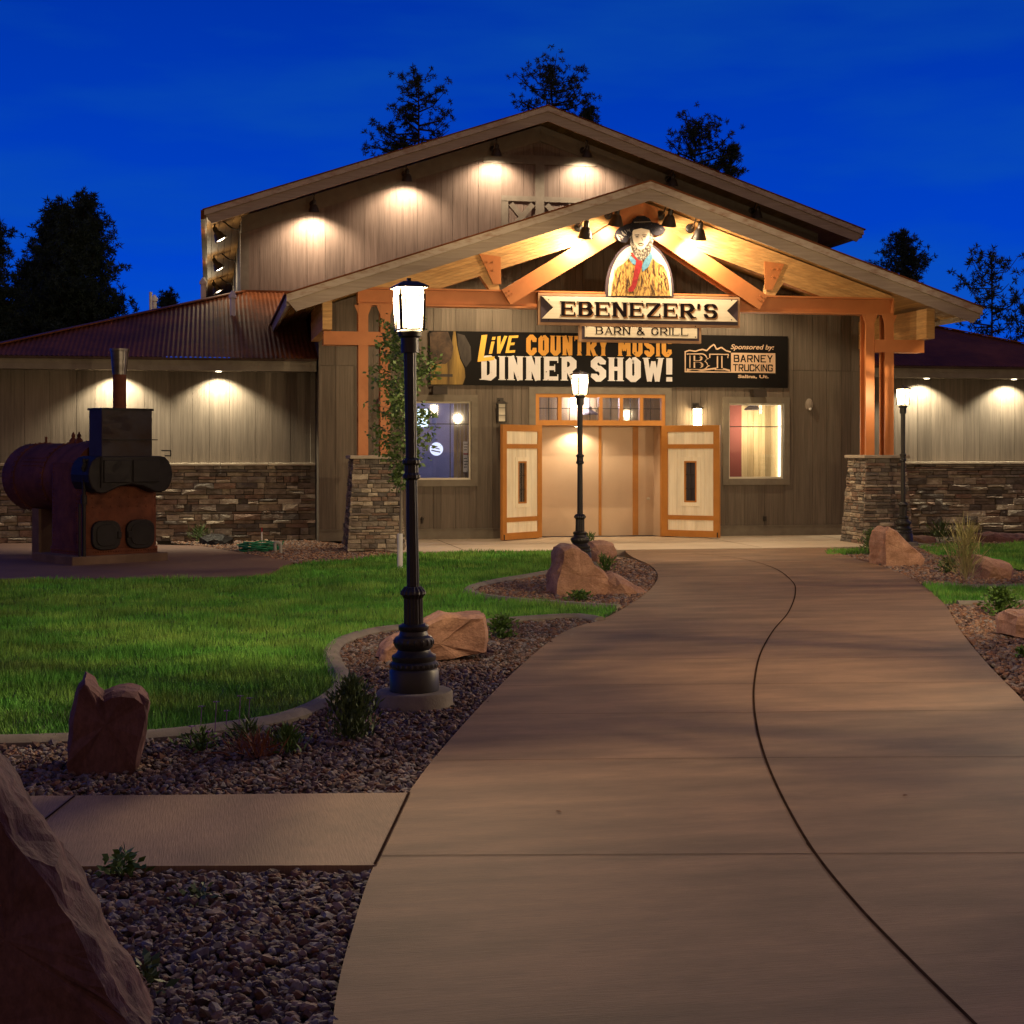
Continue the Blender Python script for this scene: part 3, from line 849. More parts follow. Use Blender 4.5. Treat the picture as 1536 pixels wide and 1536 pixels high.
# white vent pipes through the left roof
def vent(px, pyb, pyt, Y, r, cap):
    p = P(px, pyb, Y)
    zt = PZ(px, pyt, Y)
    m = MB()
    prof = [(r, p.z - 0.3), (r, zt - (0.16 if cap else 0))]
    if cap: prof += [(r * 1.45, zt - 0.155), (r * 1.45, zt - 0.10), (r * 0.35, zt)]
    m.lathe(prof, 16, (p.x, p.y, 0))
    m.build("vent_pipe", m_white, B, smooth=True)
vent(349, 466, 436, 31.9, 0.055, True); vent(305, 448, 416, 34.6, 0.06, True)
vent(226, 463, 438, 36.0, 0.035, False); vent(231.5, 463, 442, 36.4, 0.055, True)

# ---- porch block: wall with openings
PH = 5.42
PPK, PS, PHALF = 6.35, 0.333, 6.19
p_top = lambda X: PPK - PS * abs(X - PC)
WL = (3.72, 4.90, 1.145, 2.64); WR = (10.07, 11.22, 1.145, 2.64)
DOOR = (6.25, 8.70, 0.0, 2.22); TR = (6.16, 8.76, 2.24, 2.80)
HO = [WL, WR, (TR[0], TR[1], 0.0, TR[3])]
mb = MB()
planks(mb, PC - PH, PC + PH, lambda X: 0.215, lambda X: p_top(X) - 0.16, YW, 0.025, HO, seed=5, wmin=0.14, wmax=0.42, zsplit=3.3)
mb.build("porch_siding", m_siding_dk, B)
mb = MB()
def wall_with_holes(mb, x0, x1, z0, top, y0, y1, holes):
    cuts = sorted(set([x0, x1, PC] + [h[i] for h in holes for i in (0, 1)]))
    for a, b in zip(cuts[:-1], cuts[1:]):
        m_ = (a + b) / 2
        segs = [(z0, None)]
        for h in holes:
            if h[0] < m_ < h[1]:
                segs = [q for q in ((z0, h[2]), (h[3], None)) if q[1] is None or q[1] - q[0] > 0.01]
        for lo_, hi_ in segs:
            ta, tb = (top(a), top(b)) if hi_ is None else (hi_, hi_)
            mb.prism([(a, lo_), (b, lo_), (b, tb), (a, ta)], y0, y1)
wall_with_holes(mb, PC - PH + .004, PC + PH - .004, 0.0, lambda X: p_top(X) - 0.16, YW + 0.026, YW + 0.15, HO)
mb.box(PC - PH, PC - PH + 0.15, YW + 0.15, YB, 0, 4.3); mb.box(PC + PH - 0.15, PC + PH, YW + 0.15, YB, 0, 4.3)
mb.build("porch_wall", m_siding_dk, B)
mb = MB()
for a, b in ((PC - PH, TR[0] - 0.14), (TR[1] + 0.14, PC + PH)):
    mb.box(a, b, YW - 0.02, YW + 0.02, 0.0, 0.2); mb.box(a, b, YW - 0.03, YW + 0.02, 0.2, 0.214)
mb.build("skirting_board", m_trim, B)
# porch roof
gable_roof(PPK, PS, PHALF, YP, YB - 0.03, 0.13, ("porch_roof", "porch_ceiling", "porch_roof_edge", "porch_fascia"), 0.12, 0.20, eave_back=31.6)

# ---- timber and steel frame of the porch
PIER = 4.65
mb = MB()
# twin bottom chord between the posts (I-section)
zc0, zc1 = 4.20, 4.51
xa, xb = PC - PIER - 0.27, PC + PIER + 0.27
mb.box(xa, xb, YT - 0.02, YT + 0.02, zc0 + 0.03, zc1 - 0.03)
mb.box(xa, xb, YT - 0.13, YT + 0.13, zc0, zc0 + 0.03); mb.box(xa, xb, YT - 0.13, YT + 0.13, zc1 - 0.03, zc1)
for xx in (xa, xb): mb.box(xx - 0.012, xx + 0.012, YT - 0.128, YT + 0.128, zc0 + 0.031, zc1 - 0.031)
mb.build("truss_chord", m_orange, B)
for s in (-1, 1):
    # steel diagonal
    lo_ = P(801 if s < 0 else 1122, 443 if s < 0 else 447, YT - 0.20)
    m = MB(); ap = Vector((PC + s * 0.32, YT - 0.20, 5.62)); d = Vector((PC + s * 2.36, YT - 0.20, 4.37))
    m.bar(ap, d, 0.05, 0.30); m.bar(ap + Vector((0, 0.30, 0)), d + Vector((0, 0.30, 0)), 0.05, 0.30)
    m.build("truss_diagonal", m_orange, B)
    # bolts on the plate
    m = MB()
    for k in range(4):
        q = d.lerp(ap, 0.03 + 0.025 * (k % 2)) + Vector((s * 0.05 * (k // 2), -0.03, 0.05 * (k // 2)))
        m.lathe([(0.016, 0), (0.016, 0.016)], 8, m=Matrix.Translation(q) @ Matrix.Rotation(R_(90), 4, 'X'))
    m.build("bolt", m_orange, B)
    # glulam rafter under the roof
    m = MB()
    zr = lambda X: p_top(X) - 0.17
    e_ = PC + s * (PIER + 0.28)
    nl = 9
    for i in range(nl):
        t0, t1 = -0.50 * i / nl, -0.50 * (i + 1) / nl + 0.003
        xe = [PC + s * min(PIER + 0.28, (zr(PC) + t - 4.513) / PS) for t in (t0, t1)]
        m.prism([(PC + s * .002, zr(PC) + t0), (xe[0], zr(xe[0]) + t0), (xe[1], zr(xe[1]) + t1), (PC + s * .002, zr(PC) + t1)], YT - 0.10, YT + 0.10)
    m.build("rafter", m_glulam, B)
    # bracing strut with its steel gusset plate
    xt, xbm = PC + s * 2.62, PC + s * 2.42
    m = MB(); m.prism([(xt - 0.16 + s * 0.05, zr(xt) - 0.505), (xt + 0.16 + s * 0.05, zr(xt) - 0.505), (xbm + 0.09 + s * 0.12, zc1), (xbm - 0.09 + s * 0.12, zc1)], YT - 0.09, YT + 0.09)
    m.build("strut", m_glulam, B)
    m = MB(); m.prism([(xt - 0.20, zr(xt) - 0.18 - 0.07 * 0), (xt + 0.18, zr(xt) - 0.22), (xbm + 0.07 + s * 0.08, zc1 + 0.10), (xbm - 0.07 + s * 0.08, zc1 + 0.10)], YT - 0.125, YT - 0.095)
    for k in range(4):
        m.lathe([(0.018, 0), (0.018, 0.016)], 8, m=Matrix.Translation((xt - s * 0.04 * k * 0 + (0.05 if k % 2 else -0.05), YT - 0.125, zr(xt) - 0.32 - 0.14 * (k // 2))) @ Matrix.Rotation(R_(90), 4, 'X'))
    m.build("gusset_plate", m_orange, B)
    # twin post
    m = MB()
    pc = PC + s * PIER
    for dx in (-0.19, 0.19):
        x_ = pc + dx
        m.box(x_ - 0.085, x_ + 0.085, YT - 0.13, YT - 0.10, 1.62, 4.2)
        m.box(x_ - 0.085, x_ + 0.085, YT + 0.10, YT + 0.13, 1.62, 4.2)
        m.box(x_ - 0.02, x_ + 0.02, YT - 0.10, YT + 0.10, 1.62, 4.2)
        # flared head
        m.prism([(x_ - 0.085, 4.03), (x_ - 0.086, 4.198), (x_ - 0.15, 4.198)], YT - 0.125, YT - 0.105)
        m.prism([(x_ + 0.085, 4.03), (x_ + 0.15, 4.198), (x_ + 0.086, 4.198)], YT - 0.125, YT - 0.105)
    m.build("porch_post", m_orange, B)
    m = MB()
    a, b = sorted((pc - s * 0.10, PC + s * 5.52))
    m.box(a, b, YT - 0.150, YT - 0.132, 3.51, 3.74); m.box(a, b, YT + 0.132, YT + 0.150, 3.51, 3.74)
    m.box(a + .01, b - .01, YT - 0.131, YT + 0.131, 3.70, 3.738); m.box(a + .01, b - .01, YT - 0.131, YT + 0.131, 3.512, 3.54)
    m.build("bracket_arm", m_orange, B)
    # glulam side beam
    m = MB()
    a, b = sorted((PC + s * 5.40, PC + s * 5.56))
    for i in range(11):
        m.box(a, b, 25.72, YW + 0.02, 3.745 + 0.05 * i, 3.745 + 0.05 * i + 0.047)
    m.build("side_beam", m_glulam, B)
    m = MB(); m.box(a + 0.003, b - 0.003, 25.73, YW, 3.746, 4.28); m.build("beam_core", m_glulam, B)
    # stone pier, battered sides
    hb, ht, H = 0.50, 0.385, 1.56
    m = MB()
    core = [(-hb + .01, 0), (hb - .01, 0), (ht - .01, H), (-ht + .01, H)]
    v = [Vector((pc + i * (h - .02), YT + j * (h - .02), z)) for z, h in ((0.0, hb), (H, ht)) for i, j in ((-1, -1), (1, -1), (1, 1), (-1, 1))]
    m.add(v, [(0, 1, 5, 4), (1, 2, 6, 5), (2, 3, 7, 6), (3, 0, 4, 7), (4, 5, 6, 7)])
    m.build("pier_core", m_mortar, B)
    sl = (hb - ht) / H
    m = MB()
    for k, (ex, nx_) in enumerate((((1, 0, 0), (0, -1, 0)), ((0, -1, 0), (-1, 0, 0)), ((0, 1, 0), (1, 0, 0)))):
        ex, nv = Vector(ex), Vector(nx_)
        o = Vector((pc, YT, 0)) + nv * (hb - 0.02)
        ez = Vector((0, 0, 1)) - nv * sl
        stones(m, o, ex, ez, 1, math.hypot(H, hb - ht), 50 + k + s * 7, taper=lambda b, hb=hb, sl=sl: (-(hb - sl * b) - 0.0, (hb - sl * b) + 0.0), lmin=0.10, lmax=0.34, hmin=0.04, hmax=0.10, proud=0.03)
    m.build("stone_pier", m_stone, B)
    m = MB(); m.box(pc - ht - 0.06, pc + ht + 0.06, YT - ht - 0.06, YT + ht + 0.06, H + 0.001, H + 0.06)
    m.build("pier_cap", m_cap, B, bevel=0.01)
m = MB()
for yy in (YT - 0.135, YT + 0.125): m.prism([(PC - 0.40, p_top(PC - .4) - 0.19), (PC, PPK - 0.19), (PC + 0.40, p_top(PC + .4) - 0.19), (PC + 0.42, 5.50), (PC - 0.42, 5.50)], yy - 0.02, yy + 0.02)
m.build("apex_plate", m_orange, B)

# ---- windows
def window(name, w, pane_mat, mull_z, mull_x=()):
    x0, x1, z0, z1 = w
    m = MB(); t, p = 0.125, 0.03
    m.box(x0 - t, x0, YW - p, YW + .02, z0 - t, z1 + t); m.box(x1, x1 + t, YW - p, YW + .02, z0 - t, z1 + t)
    m.box(x0, x1, YW - p + .001, YW + .02, z1, z1 + t); m.box(x0, x1, YW - p - .012, YW + .02, z0 - t, z0)
    fr = m.build(name, m_trim, B)
    m = MB(); q = 0.035
    m.box(x0, x0 + q, YW + .03, YW + .09, z0, z1); m.box(x1 - q, x1, YW + .03, YW + .09, z0, z1)
    m.box(x0 + q, x1 - q, YW + .03, YW + .09, z1 - q, z1); m.box(x0 + q, x1 - q, YW + .03, YW + .09, z0, z0 + q)
    m.build("frame", m_paper, fr)
    m = MB()
    m.box(x0 + q, x1 - q, YW + .055, YW + .062, mull_z - .008, mull_z + .008)
    for X in mull_x: m.box(X - .008, X + .008, YW + .0555, YW + .0615, z0 + q, z1 - q)
    m.build("muntin", m_bronze, fr)
    m = MB(); m.box(x0 + q, x1 - q, YW + .064, YW + .068, z0 + q, z1 - q)
    m.build("pane", pane_mat, fr)
window("window", WL, m_pane_blue, PZ(690, 636, YW), (PX(676, YW),))
window("window", WR, m_pane, PZ(1130, 640, YW))
# transom
x0, x1, z0, z1 = TR
m = MB(); t = 0.13
m.box(x0 - t, x0, YW - .03, YW + .02, 0.0, z1 + t); m.box(x1, x1 + t, YW - .03, YW + .02, 0.0, z1 + t)
m.box(x0, x1, YW - .031, YW + .02, z1, z1 + t)
m.build("entry_trim", m_trim, B)
m = MB(); q = 0.07
m.box(x0, x0 + q, YW - .02, YW + .10, 0.0, z1); m.box(x1 - q, x1, YW - .02, YW + .10, 0.0, z1)
m.box(x0 + q, x1 - q, YW - .02, YW + .10, z1 - q, z1); m.box(x0 + q, x1 - q, YW - .03, YW + .10, z0 - .05, z0 + .05)
pw = (x1 - x0 - 2 * q) / 6
for i in range(1, 6):
    X = x0 + q + pw * i
    m.box(X - .035, X + .035, YW - .018, YW + .09, z0 + .05, z1 - q)
tr = m.build("transom_window", m_doorframe, B)
m = MB(); m.box(x0 + q, x1 - q, YW + .055, YW + .060, z0 + .05, z1 - q); m.build("pane", m_pane_blue, tr)
m = MB()
for i in range(6):
    X = x0 + q + pw * (i + .5)
    m.box(X - .007, X + .007, YW + .045, YW + .053, z0 + .05, z1 - q)
zz = (z0 + z1) / 2
m.box(x0 + q, x1 - q, YW + .044, YW + .0525, zz - .007, zz + .007)
m.build("muntin", m_bronze, tr)

# ---- entry: beige inner doors
yd = YW + 0.55
x0, x1 = TR[0] + q, TR[1] - q
m = MB(); m.box(x0, x1, yd, yd + .08, 0.012, 2.19); inn = m.build("inner_door_panel", m_beige, B)
m = MB()
xs1, xs2 = PX(900, yd), PX(953, yd)
m.box(xs1 - .028, xs1 + .028, yd - .012, yd, .02, 2.185); m.box(xs2 - .055, xs2 + .055, yd - .02, yd, .02, 2.185)
m.build("door_strip", m_doorframe, inn)
m = MB(); kx = P(972, 748, yd)
m.lathe([(.03, 0), (.03, .01), (.012, .012), (.012, .04), (.03, .05), (.03, .07), (.015, .08)], 14, m=Matrix.Translation((kx.x, yd, kx.z)) @ Matrix.Rotation(R_(90), 4, 'X'))
m.build("door_knob", m_paper, inn, smooth=True)
m = MB()
m.box(x0 - .02, x0, YW + .10, yd + .08, 0.012, 2.19); m.box(x1, x1 + .02, YW + .10, yd + .08, 0.012, 2.19)
m.box(x0 - .02, x1 + .02, YW + .10, yd + .08, 2.19, 2.23)
m.build("entry_reveal", m_beige, B)

# ---- the two barn doors, swung open
def barn_door(hx, s, name):
    """hinge at hx, leaf swings out; s=-1 opens to the left"""
    LWd, Hd, T = 1.20, 2.19, 0.055
    e_ = bpy.data.objects.new(name, None); e_.empty_display_size = 0.2
    COL.objects.link(e_); e_.parent = B
    e_.location = Vector((hx, YW - 0.05, 0)) - origin_of(B)
    ang = R_(40)
    e_.rotation_euler = (0, 0, ang if s < 0 else -ang)
    def put(mb, nm, mat):
        me = bpy.data.meshes.new(nm); me.from_pydata(mb.v, [], mb.f); me.update()
        o = link_mesh(nm, me, mat, e_); return o
    sg = s
    def bx(mb, a, b, y0, y1, z0, z1):
        A, Bq = sorted((sg * a, sg * b)); mb.box(A, Bq, y0, y1, z0, z1)
    st = 0.125
    m = MB()
    bx(m, 0, st, -T, 0, 0.03, Hd); bx(m, LWd - st, LWd, -T, 0, 0.03, Hd)
    bx(m, st, LWd - st, -T, 0, Hd - st, Hd); bx(m, st, LWd - st, -T, 0, .03, .03 + st)
    bx(m, st, LWd - st, -T, 0, 1.74, 1.74 + .085); bx(m, st, LWd - st, -T, 0, .36, .36 + .085)
    put(m, "door_frame", m_doorframe)
    m = MB()
    npl = 5; hw0, hw1, hz0, hz1 = 0.47, 0.73, 0.70, 1.50
    W_ = LWd - 2 * st
    cuts = sorted(set([st + W_ * i / npl for i in range(npl + 1)] + [hw0, hw1]))
    for z0_, z1_ in ((.03 + st, .36), (.445, 1.74), (1.825, Hd - st)):
        for a, b in zip(cuts[:-1], cuts[1:]):
            mid = (a + b) / 2
            seg = [(z0_, z1_)]
            if hw0 < mid < hw1 and z0_ < hz0 < z1_: seg = [(z0_, hz0), (hz1, z1_)]
            for q0, q1 in seg: bx(m, a + .0015, b - .0015, -T + .018, -.008, q0, q1)
    put(m, "door_panel", m_doorpine)
    m = MB(); tt = 0.075
    bx(m, hw0 - tt, hw0, -T + .004, -T + .0175, hz0 - tt, hz1 + tt); bx(m, hw1, hw1 + tt, -T + .004, -T + .0175, hz0 - tt, hz1 + tt)
    bx(m, hw0, hw1, -T + .005, -T + .0175, hz1, hz1 + tt); bx(m, hw0, hw1, -T + .005, -T + .0175, hz0 - tt, hz0)
    put(m, "window_trim", m_doorpine)
    m = MB(); r = 0.03
    bx(m, hw0, hw0 + r, -T + .002, -.008, hz0, hz1); bx(m, hw1 - r, hw1, -T + .002, -.008, hz0, hz1)
    bx(m, hw0 + r, hw1 - r, -T + .002, -.008, hz0, hz0 + r); bx(m, hw0 + r, hw1 - r, -T + .002, -.008, hz1 - r, hz1)
    put(m, "door_window", m_doorframe)
    m = MB()
    bx(m, .5 * (hw0 + hw1) - .007, .5 * (hw0 + hw1) + .007, -.032, -.022, hz0 + r, hz1 - r)
    for k in (1, 2): 
        zq = hz0 + (hz1 - hz0) * k / 3; bx(m, hw0 + r, hw1 - r, -.033, -.021, zq - .007, zq + .007)
    put(m, "muntin", m_bronze)
    m = MB(); bx(m, hw0 + r, hw1 - r, -.020, -.016, hz0 + r, hz1 - r); put(m, "door_pane", m_pane_blue)
    m = MB(); bx(m, LWd - .05, LWd - .03, -T - .012, -T, .03, .13); put(m, "drop_bolt", m_bronze)
barn_door(6.235, -1, "barn_door"); barn_door(8.70, 1, "barn_door")

# ---- rooms behind the glass
m = MB()
m.box(PC - PH + .15, PC + PH - .15, 31.5, 31.6, 0, 3.1); m.box(PC - PH + .15, PC + PH - .15, YW + .66, 31.5, 3.0, 3.1)
m.box(PC - PH + .15, TR[0] + .04, YW + .16, YW + .66, 3.0, 3.1)
m.box(TR[1] - .04, PC + PH - .15, YW + .16, YW + .66, 3.0, 3.1)
m.box(PC - PH + .15, PC + PH - .15, YW + .66, 31.5, -.02, 0.03)
m.build("inside_wall", m_inwall, B)
m = MB(); planks(m, 10.66, 12.0, lambda X: 0.05, lambda X: 2.95, 29.6, 0.02, seed=77, wmin=.10, wmax=.16)
planks(m, 6.0, 9.6, lambda X: 1.9, lambda X: 2.98, 30.3, 0.02, seed=79, wmin=.08, wmax=.22)
planks(m, 4.62, 5.3, lambda X: 0.05, lambda X: 2.95, 29.02, 0.02, seed=78, wmin=.05, wmax=.08)
m.build("inside_boards", m_inpine, B)
m = MB(); m.box(9.7, 10.655, 29.55, 29.62, 0.05, 2.95); m.build("inside_red_wall", m_inred, B)
m = MB(); m.box(11.46, 11.60, 29.52, 29.56, .3, 2.9); m.build("light_tube", m_tube, B)
m = MB()
pq = P(1130, 612, 29.3)
for (cx, cy, cz) in ((pq.x, 29.3, pq.z), (P(884, 628, 30.2).x, 30.2, 2.47), (P(908, 628, 30.6).x, 30.6, 2.50)):
    m.lathe([(.012, .55), (.012, .14), (.05, .13), (.06, .06), (.18, -.01), (.19, -.04), (.17, -.03), (.03, .04)], 20, (cx, cy, cz))
m.build("pendant_lamp", m_signgy, B, smooth=True)
add_light("room_light", "POINT", (10.75, 29.0, 2.2), 42, (1, .88, .64), B, .1)
add_light("room_light", "POINT", (4.3, 30.0, 2.7), 40, (.85, .85, 1), B, .15)
add_light("room_light", "POINT", (7.4, 30.3, 2.7), 130, (1, .84, .80), B, .15)
# signs seen in the left window
sg_ = MB(); p = P(634, 627, YW + .12); sg_.box(p.x - .10, p.x + .10, YW + .11, YW + .13, p.z - .17, p.z + .17)
o = sg_.build("lit_window_sign", m_neon); tag(o, "small pale green lit sign hanging inside the left window", "lit sign")
sg_ = MB(); p = P(654.5, 673.5, YW + .3)
sg_.lathe([(.128, 0), (.128, .02)], 28, m=Matrix.Translation((p.x, YW + .3, p.z)) @ Matrix.Rotation(R_(90), 4, 'X'))
o = sg_.build("round_sign", m_disc); tag(o, "white round lit sign behind the glass of the left window", "lit sign")
sg_ = MB()
for k, (a, b, c_, w_) in enumerate(((-.11, .02, .055, .022), (-.06, .06, .012, .02), (-.10, .075, -.045, .024))):
    sg_.bar((p.x + a, YW + .276, p.z + c_ + .02), (p.x + b, YW + .276, p.z + c_ - .015), .004, w_)
sg_.build("sign_mark", m_inwall, o)
sg_ = MB(); p = P(699, 684, YW + .1)
sg_.box(p.x - .055, p.x + .055, YW + .10, YW + .104, p.z - .31, p.z + .28)
o = sg_.build("poster", m_paper); tag(o, "narrow paper notice with dark and red print inside the left window", "poster")
sg_ = MB()
for k in range(9):
    if k in (3, 4): continue
    sg_.box(p.x - .04, p.x + .04 - .012 * (k % 3), YW + .098, YW + .0995, p.z + .22 - k * .055, p.z + .235 - k * .055)
sg_.build("print", m_bronze, o)
sg_ = MB()
for k in range(4): sg_.lathe([(.016, 0), (.016, .003)], 12, m=Matrix.Translation((p.x - .036 + k * .024, YW + .0995, p.z + .04)) @ Matrix.Rotation(R_(90), 4, 'X'))
sg_.build("red_print", m_red, o)

# ---- small fittings on the porch wall
def fitting(px, py, w, h, d, name, label, cat, mat=m_bronze, z_tilt=0.0):
    p = P(px, py, YW - d / 2)
    root = empty(name, (p.x, YW, p.z)); tag(root, label, cat)
    m = MB(); m.box(p.x - w * .3, p.x + w * .3, YW - .04, YW - .0, p.z - h * .3, p.z + h * .3); m.build("wall_plate", mat, root)
    m = MB(); m.prism([(-d, -h * .5), (-d * .9, h * .5), (-.041, h * .5), (-.041, -h * .2)], -w / 2, w / 2, m=Matrix.Translation((p.x, YW, p.z)) @ Matrix.Rotation(R_(90), 4, 'Z'))
    m.build("housing", mat, root)
    return root
fitting(659, 586, .27, .15, .28, "wall_speaker", "black box speaker on the wall above the left window", "speaker")
fitting(1137, 590, .27, .15, .28, "wall_speaker", "black box speaker on the wall above the right window", "speaker")
def oval_light(px, py, label):
    p = P(px, py, YW)
    root = empty("emergency_light", (p.x, YW, p.z)); tag(root, label, "wall light")
    m = MB(); mm = Matrix.Translation((p.x, YW, p.z)) @ Matrix.Scale(1.7, 4, (0, 0, 1)) @ Matrix.Rotation(R_(90), 4, 'X')
    m.lathe([(.072, 0), (.072, .05), (.05, .09), (.0, .10)], 18, m=mm); m.build("housing", m_signgy, root, smooth=True)
    m = MB(); m.lathe([(.032, 0), (.032, .01), (.02, .03)], 12, m=Matrix.Translation((p.x, YW - .07, p.z - .085)) @ Matrix.Rotation(R_(60), 4, 'X'))
    m.build("lens", m_white, root, smooth=True)
oval_light(1213, 607, "grey oval emergency light on the siding right of the right window")
oval_light(571, 604, "grey oval emergency light on the siding behind the left orange posts")
p = P(1147, 778, YW); m = MB(); m.box(p.x - .03, p.x + .03, YW - .035, YW, p.z - .05, p.z + .05)
m.box(p.x - .022, p.x + .022, YW - .042, YW - .036, p.z - .035, p.z + .04)
tag(m.build("outlet_box", m_bronze, bevel=.004), "small dark outlet box low on the siding under the right window", "outlet")
p = P(633, 781, YW); m = MB(); m.tube([(p.x, YW - .05, p.z - .05), (p.x, YW - .05, p.z + .05), (p.x, YW, p.z + .06)], .018); m.lathe([(.03, .04), (.03, .07)], 10, (p.x, YW - .05, p.z - .02))
tag(m.build("wall_tap", m_bronze, smooth=True), "small dark wall tap low on the siding under the left window", "tap")

# ---- wall lanterns (one lit, one not)
def sconce(px, py, lit, label):
    p = P(px, py, YW - .12)
    root = empty("wall_lantern", (p.x, YW, p.z)); tag(root, label, "wall lantern", "wall lanterns beside the entrance")
    X, Z, Yc = p.x, p.z, YW - .13
    m = MB(); m.box(X - .06, X + .06, YW - .03, YW, Z + .10, Z + .26); m.box(X - .02, X + .02, Yc, YW - .03, Z + .20, Z + .23)
    m.build("wall_plate", m_bronze, root)
    m = MB()
    m.add([(X - .115, Yc - .115, Z + .145), (X + .115, Yc - .115, Z + .145), (X + .115, Yc + .1, Z + .145), (X - .115, Yc + .1, Z + .145), (X - .04, Yc - .04, Z + .2), (X + .04, Yc - .04, Z + .2), (X + .04, Yc + .04, Z + .2), (X - .04, Yc + .04, Z + .2)],
          [(3, 2, 1, 0), (4, 5, 6, 7), (0, 1, 5, 4), (1, 2, 6, 5), (2, 3, 7, 6), (3, 0, 4, 7)])
    m.build("lantern_roof", m_bronze, root)
    m = MB()
    for i in (-1, 1):
        for j in (-1, 1): m.box(X + i * .075 - .009, X + i * .075 + .009, Yc + j * .075 - .009, Yc + j * .075 + .009, Z - .20, Z + .144)
    m.box(X - .09, X + .09, Yc - .09, Yc + .09, Z - .215, Z - .20)
    for zq in (-.08, .06): m.box(X - .082, X + .082, Yc - .082, Yc + .082, Z + zq, Z + zq + .01) if not lit else None
    m.build("cage", m_bronze, root)
    m = MB(); m.box(X - .062, X + .062, Yc - .062, Yc + .062, Z - .19, Z + .14)
    m.build("glass", m_sconce_lit if lit else m_frost, root)
    if lit: pass
sconce(752, 617, False, "unlit dark metal wall lantern left of the barn doors")
sconce(1046, 624, True, "brightly lit wall lantern right of the barn doors")

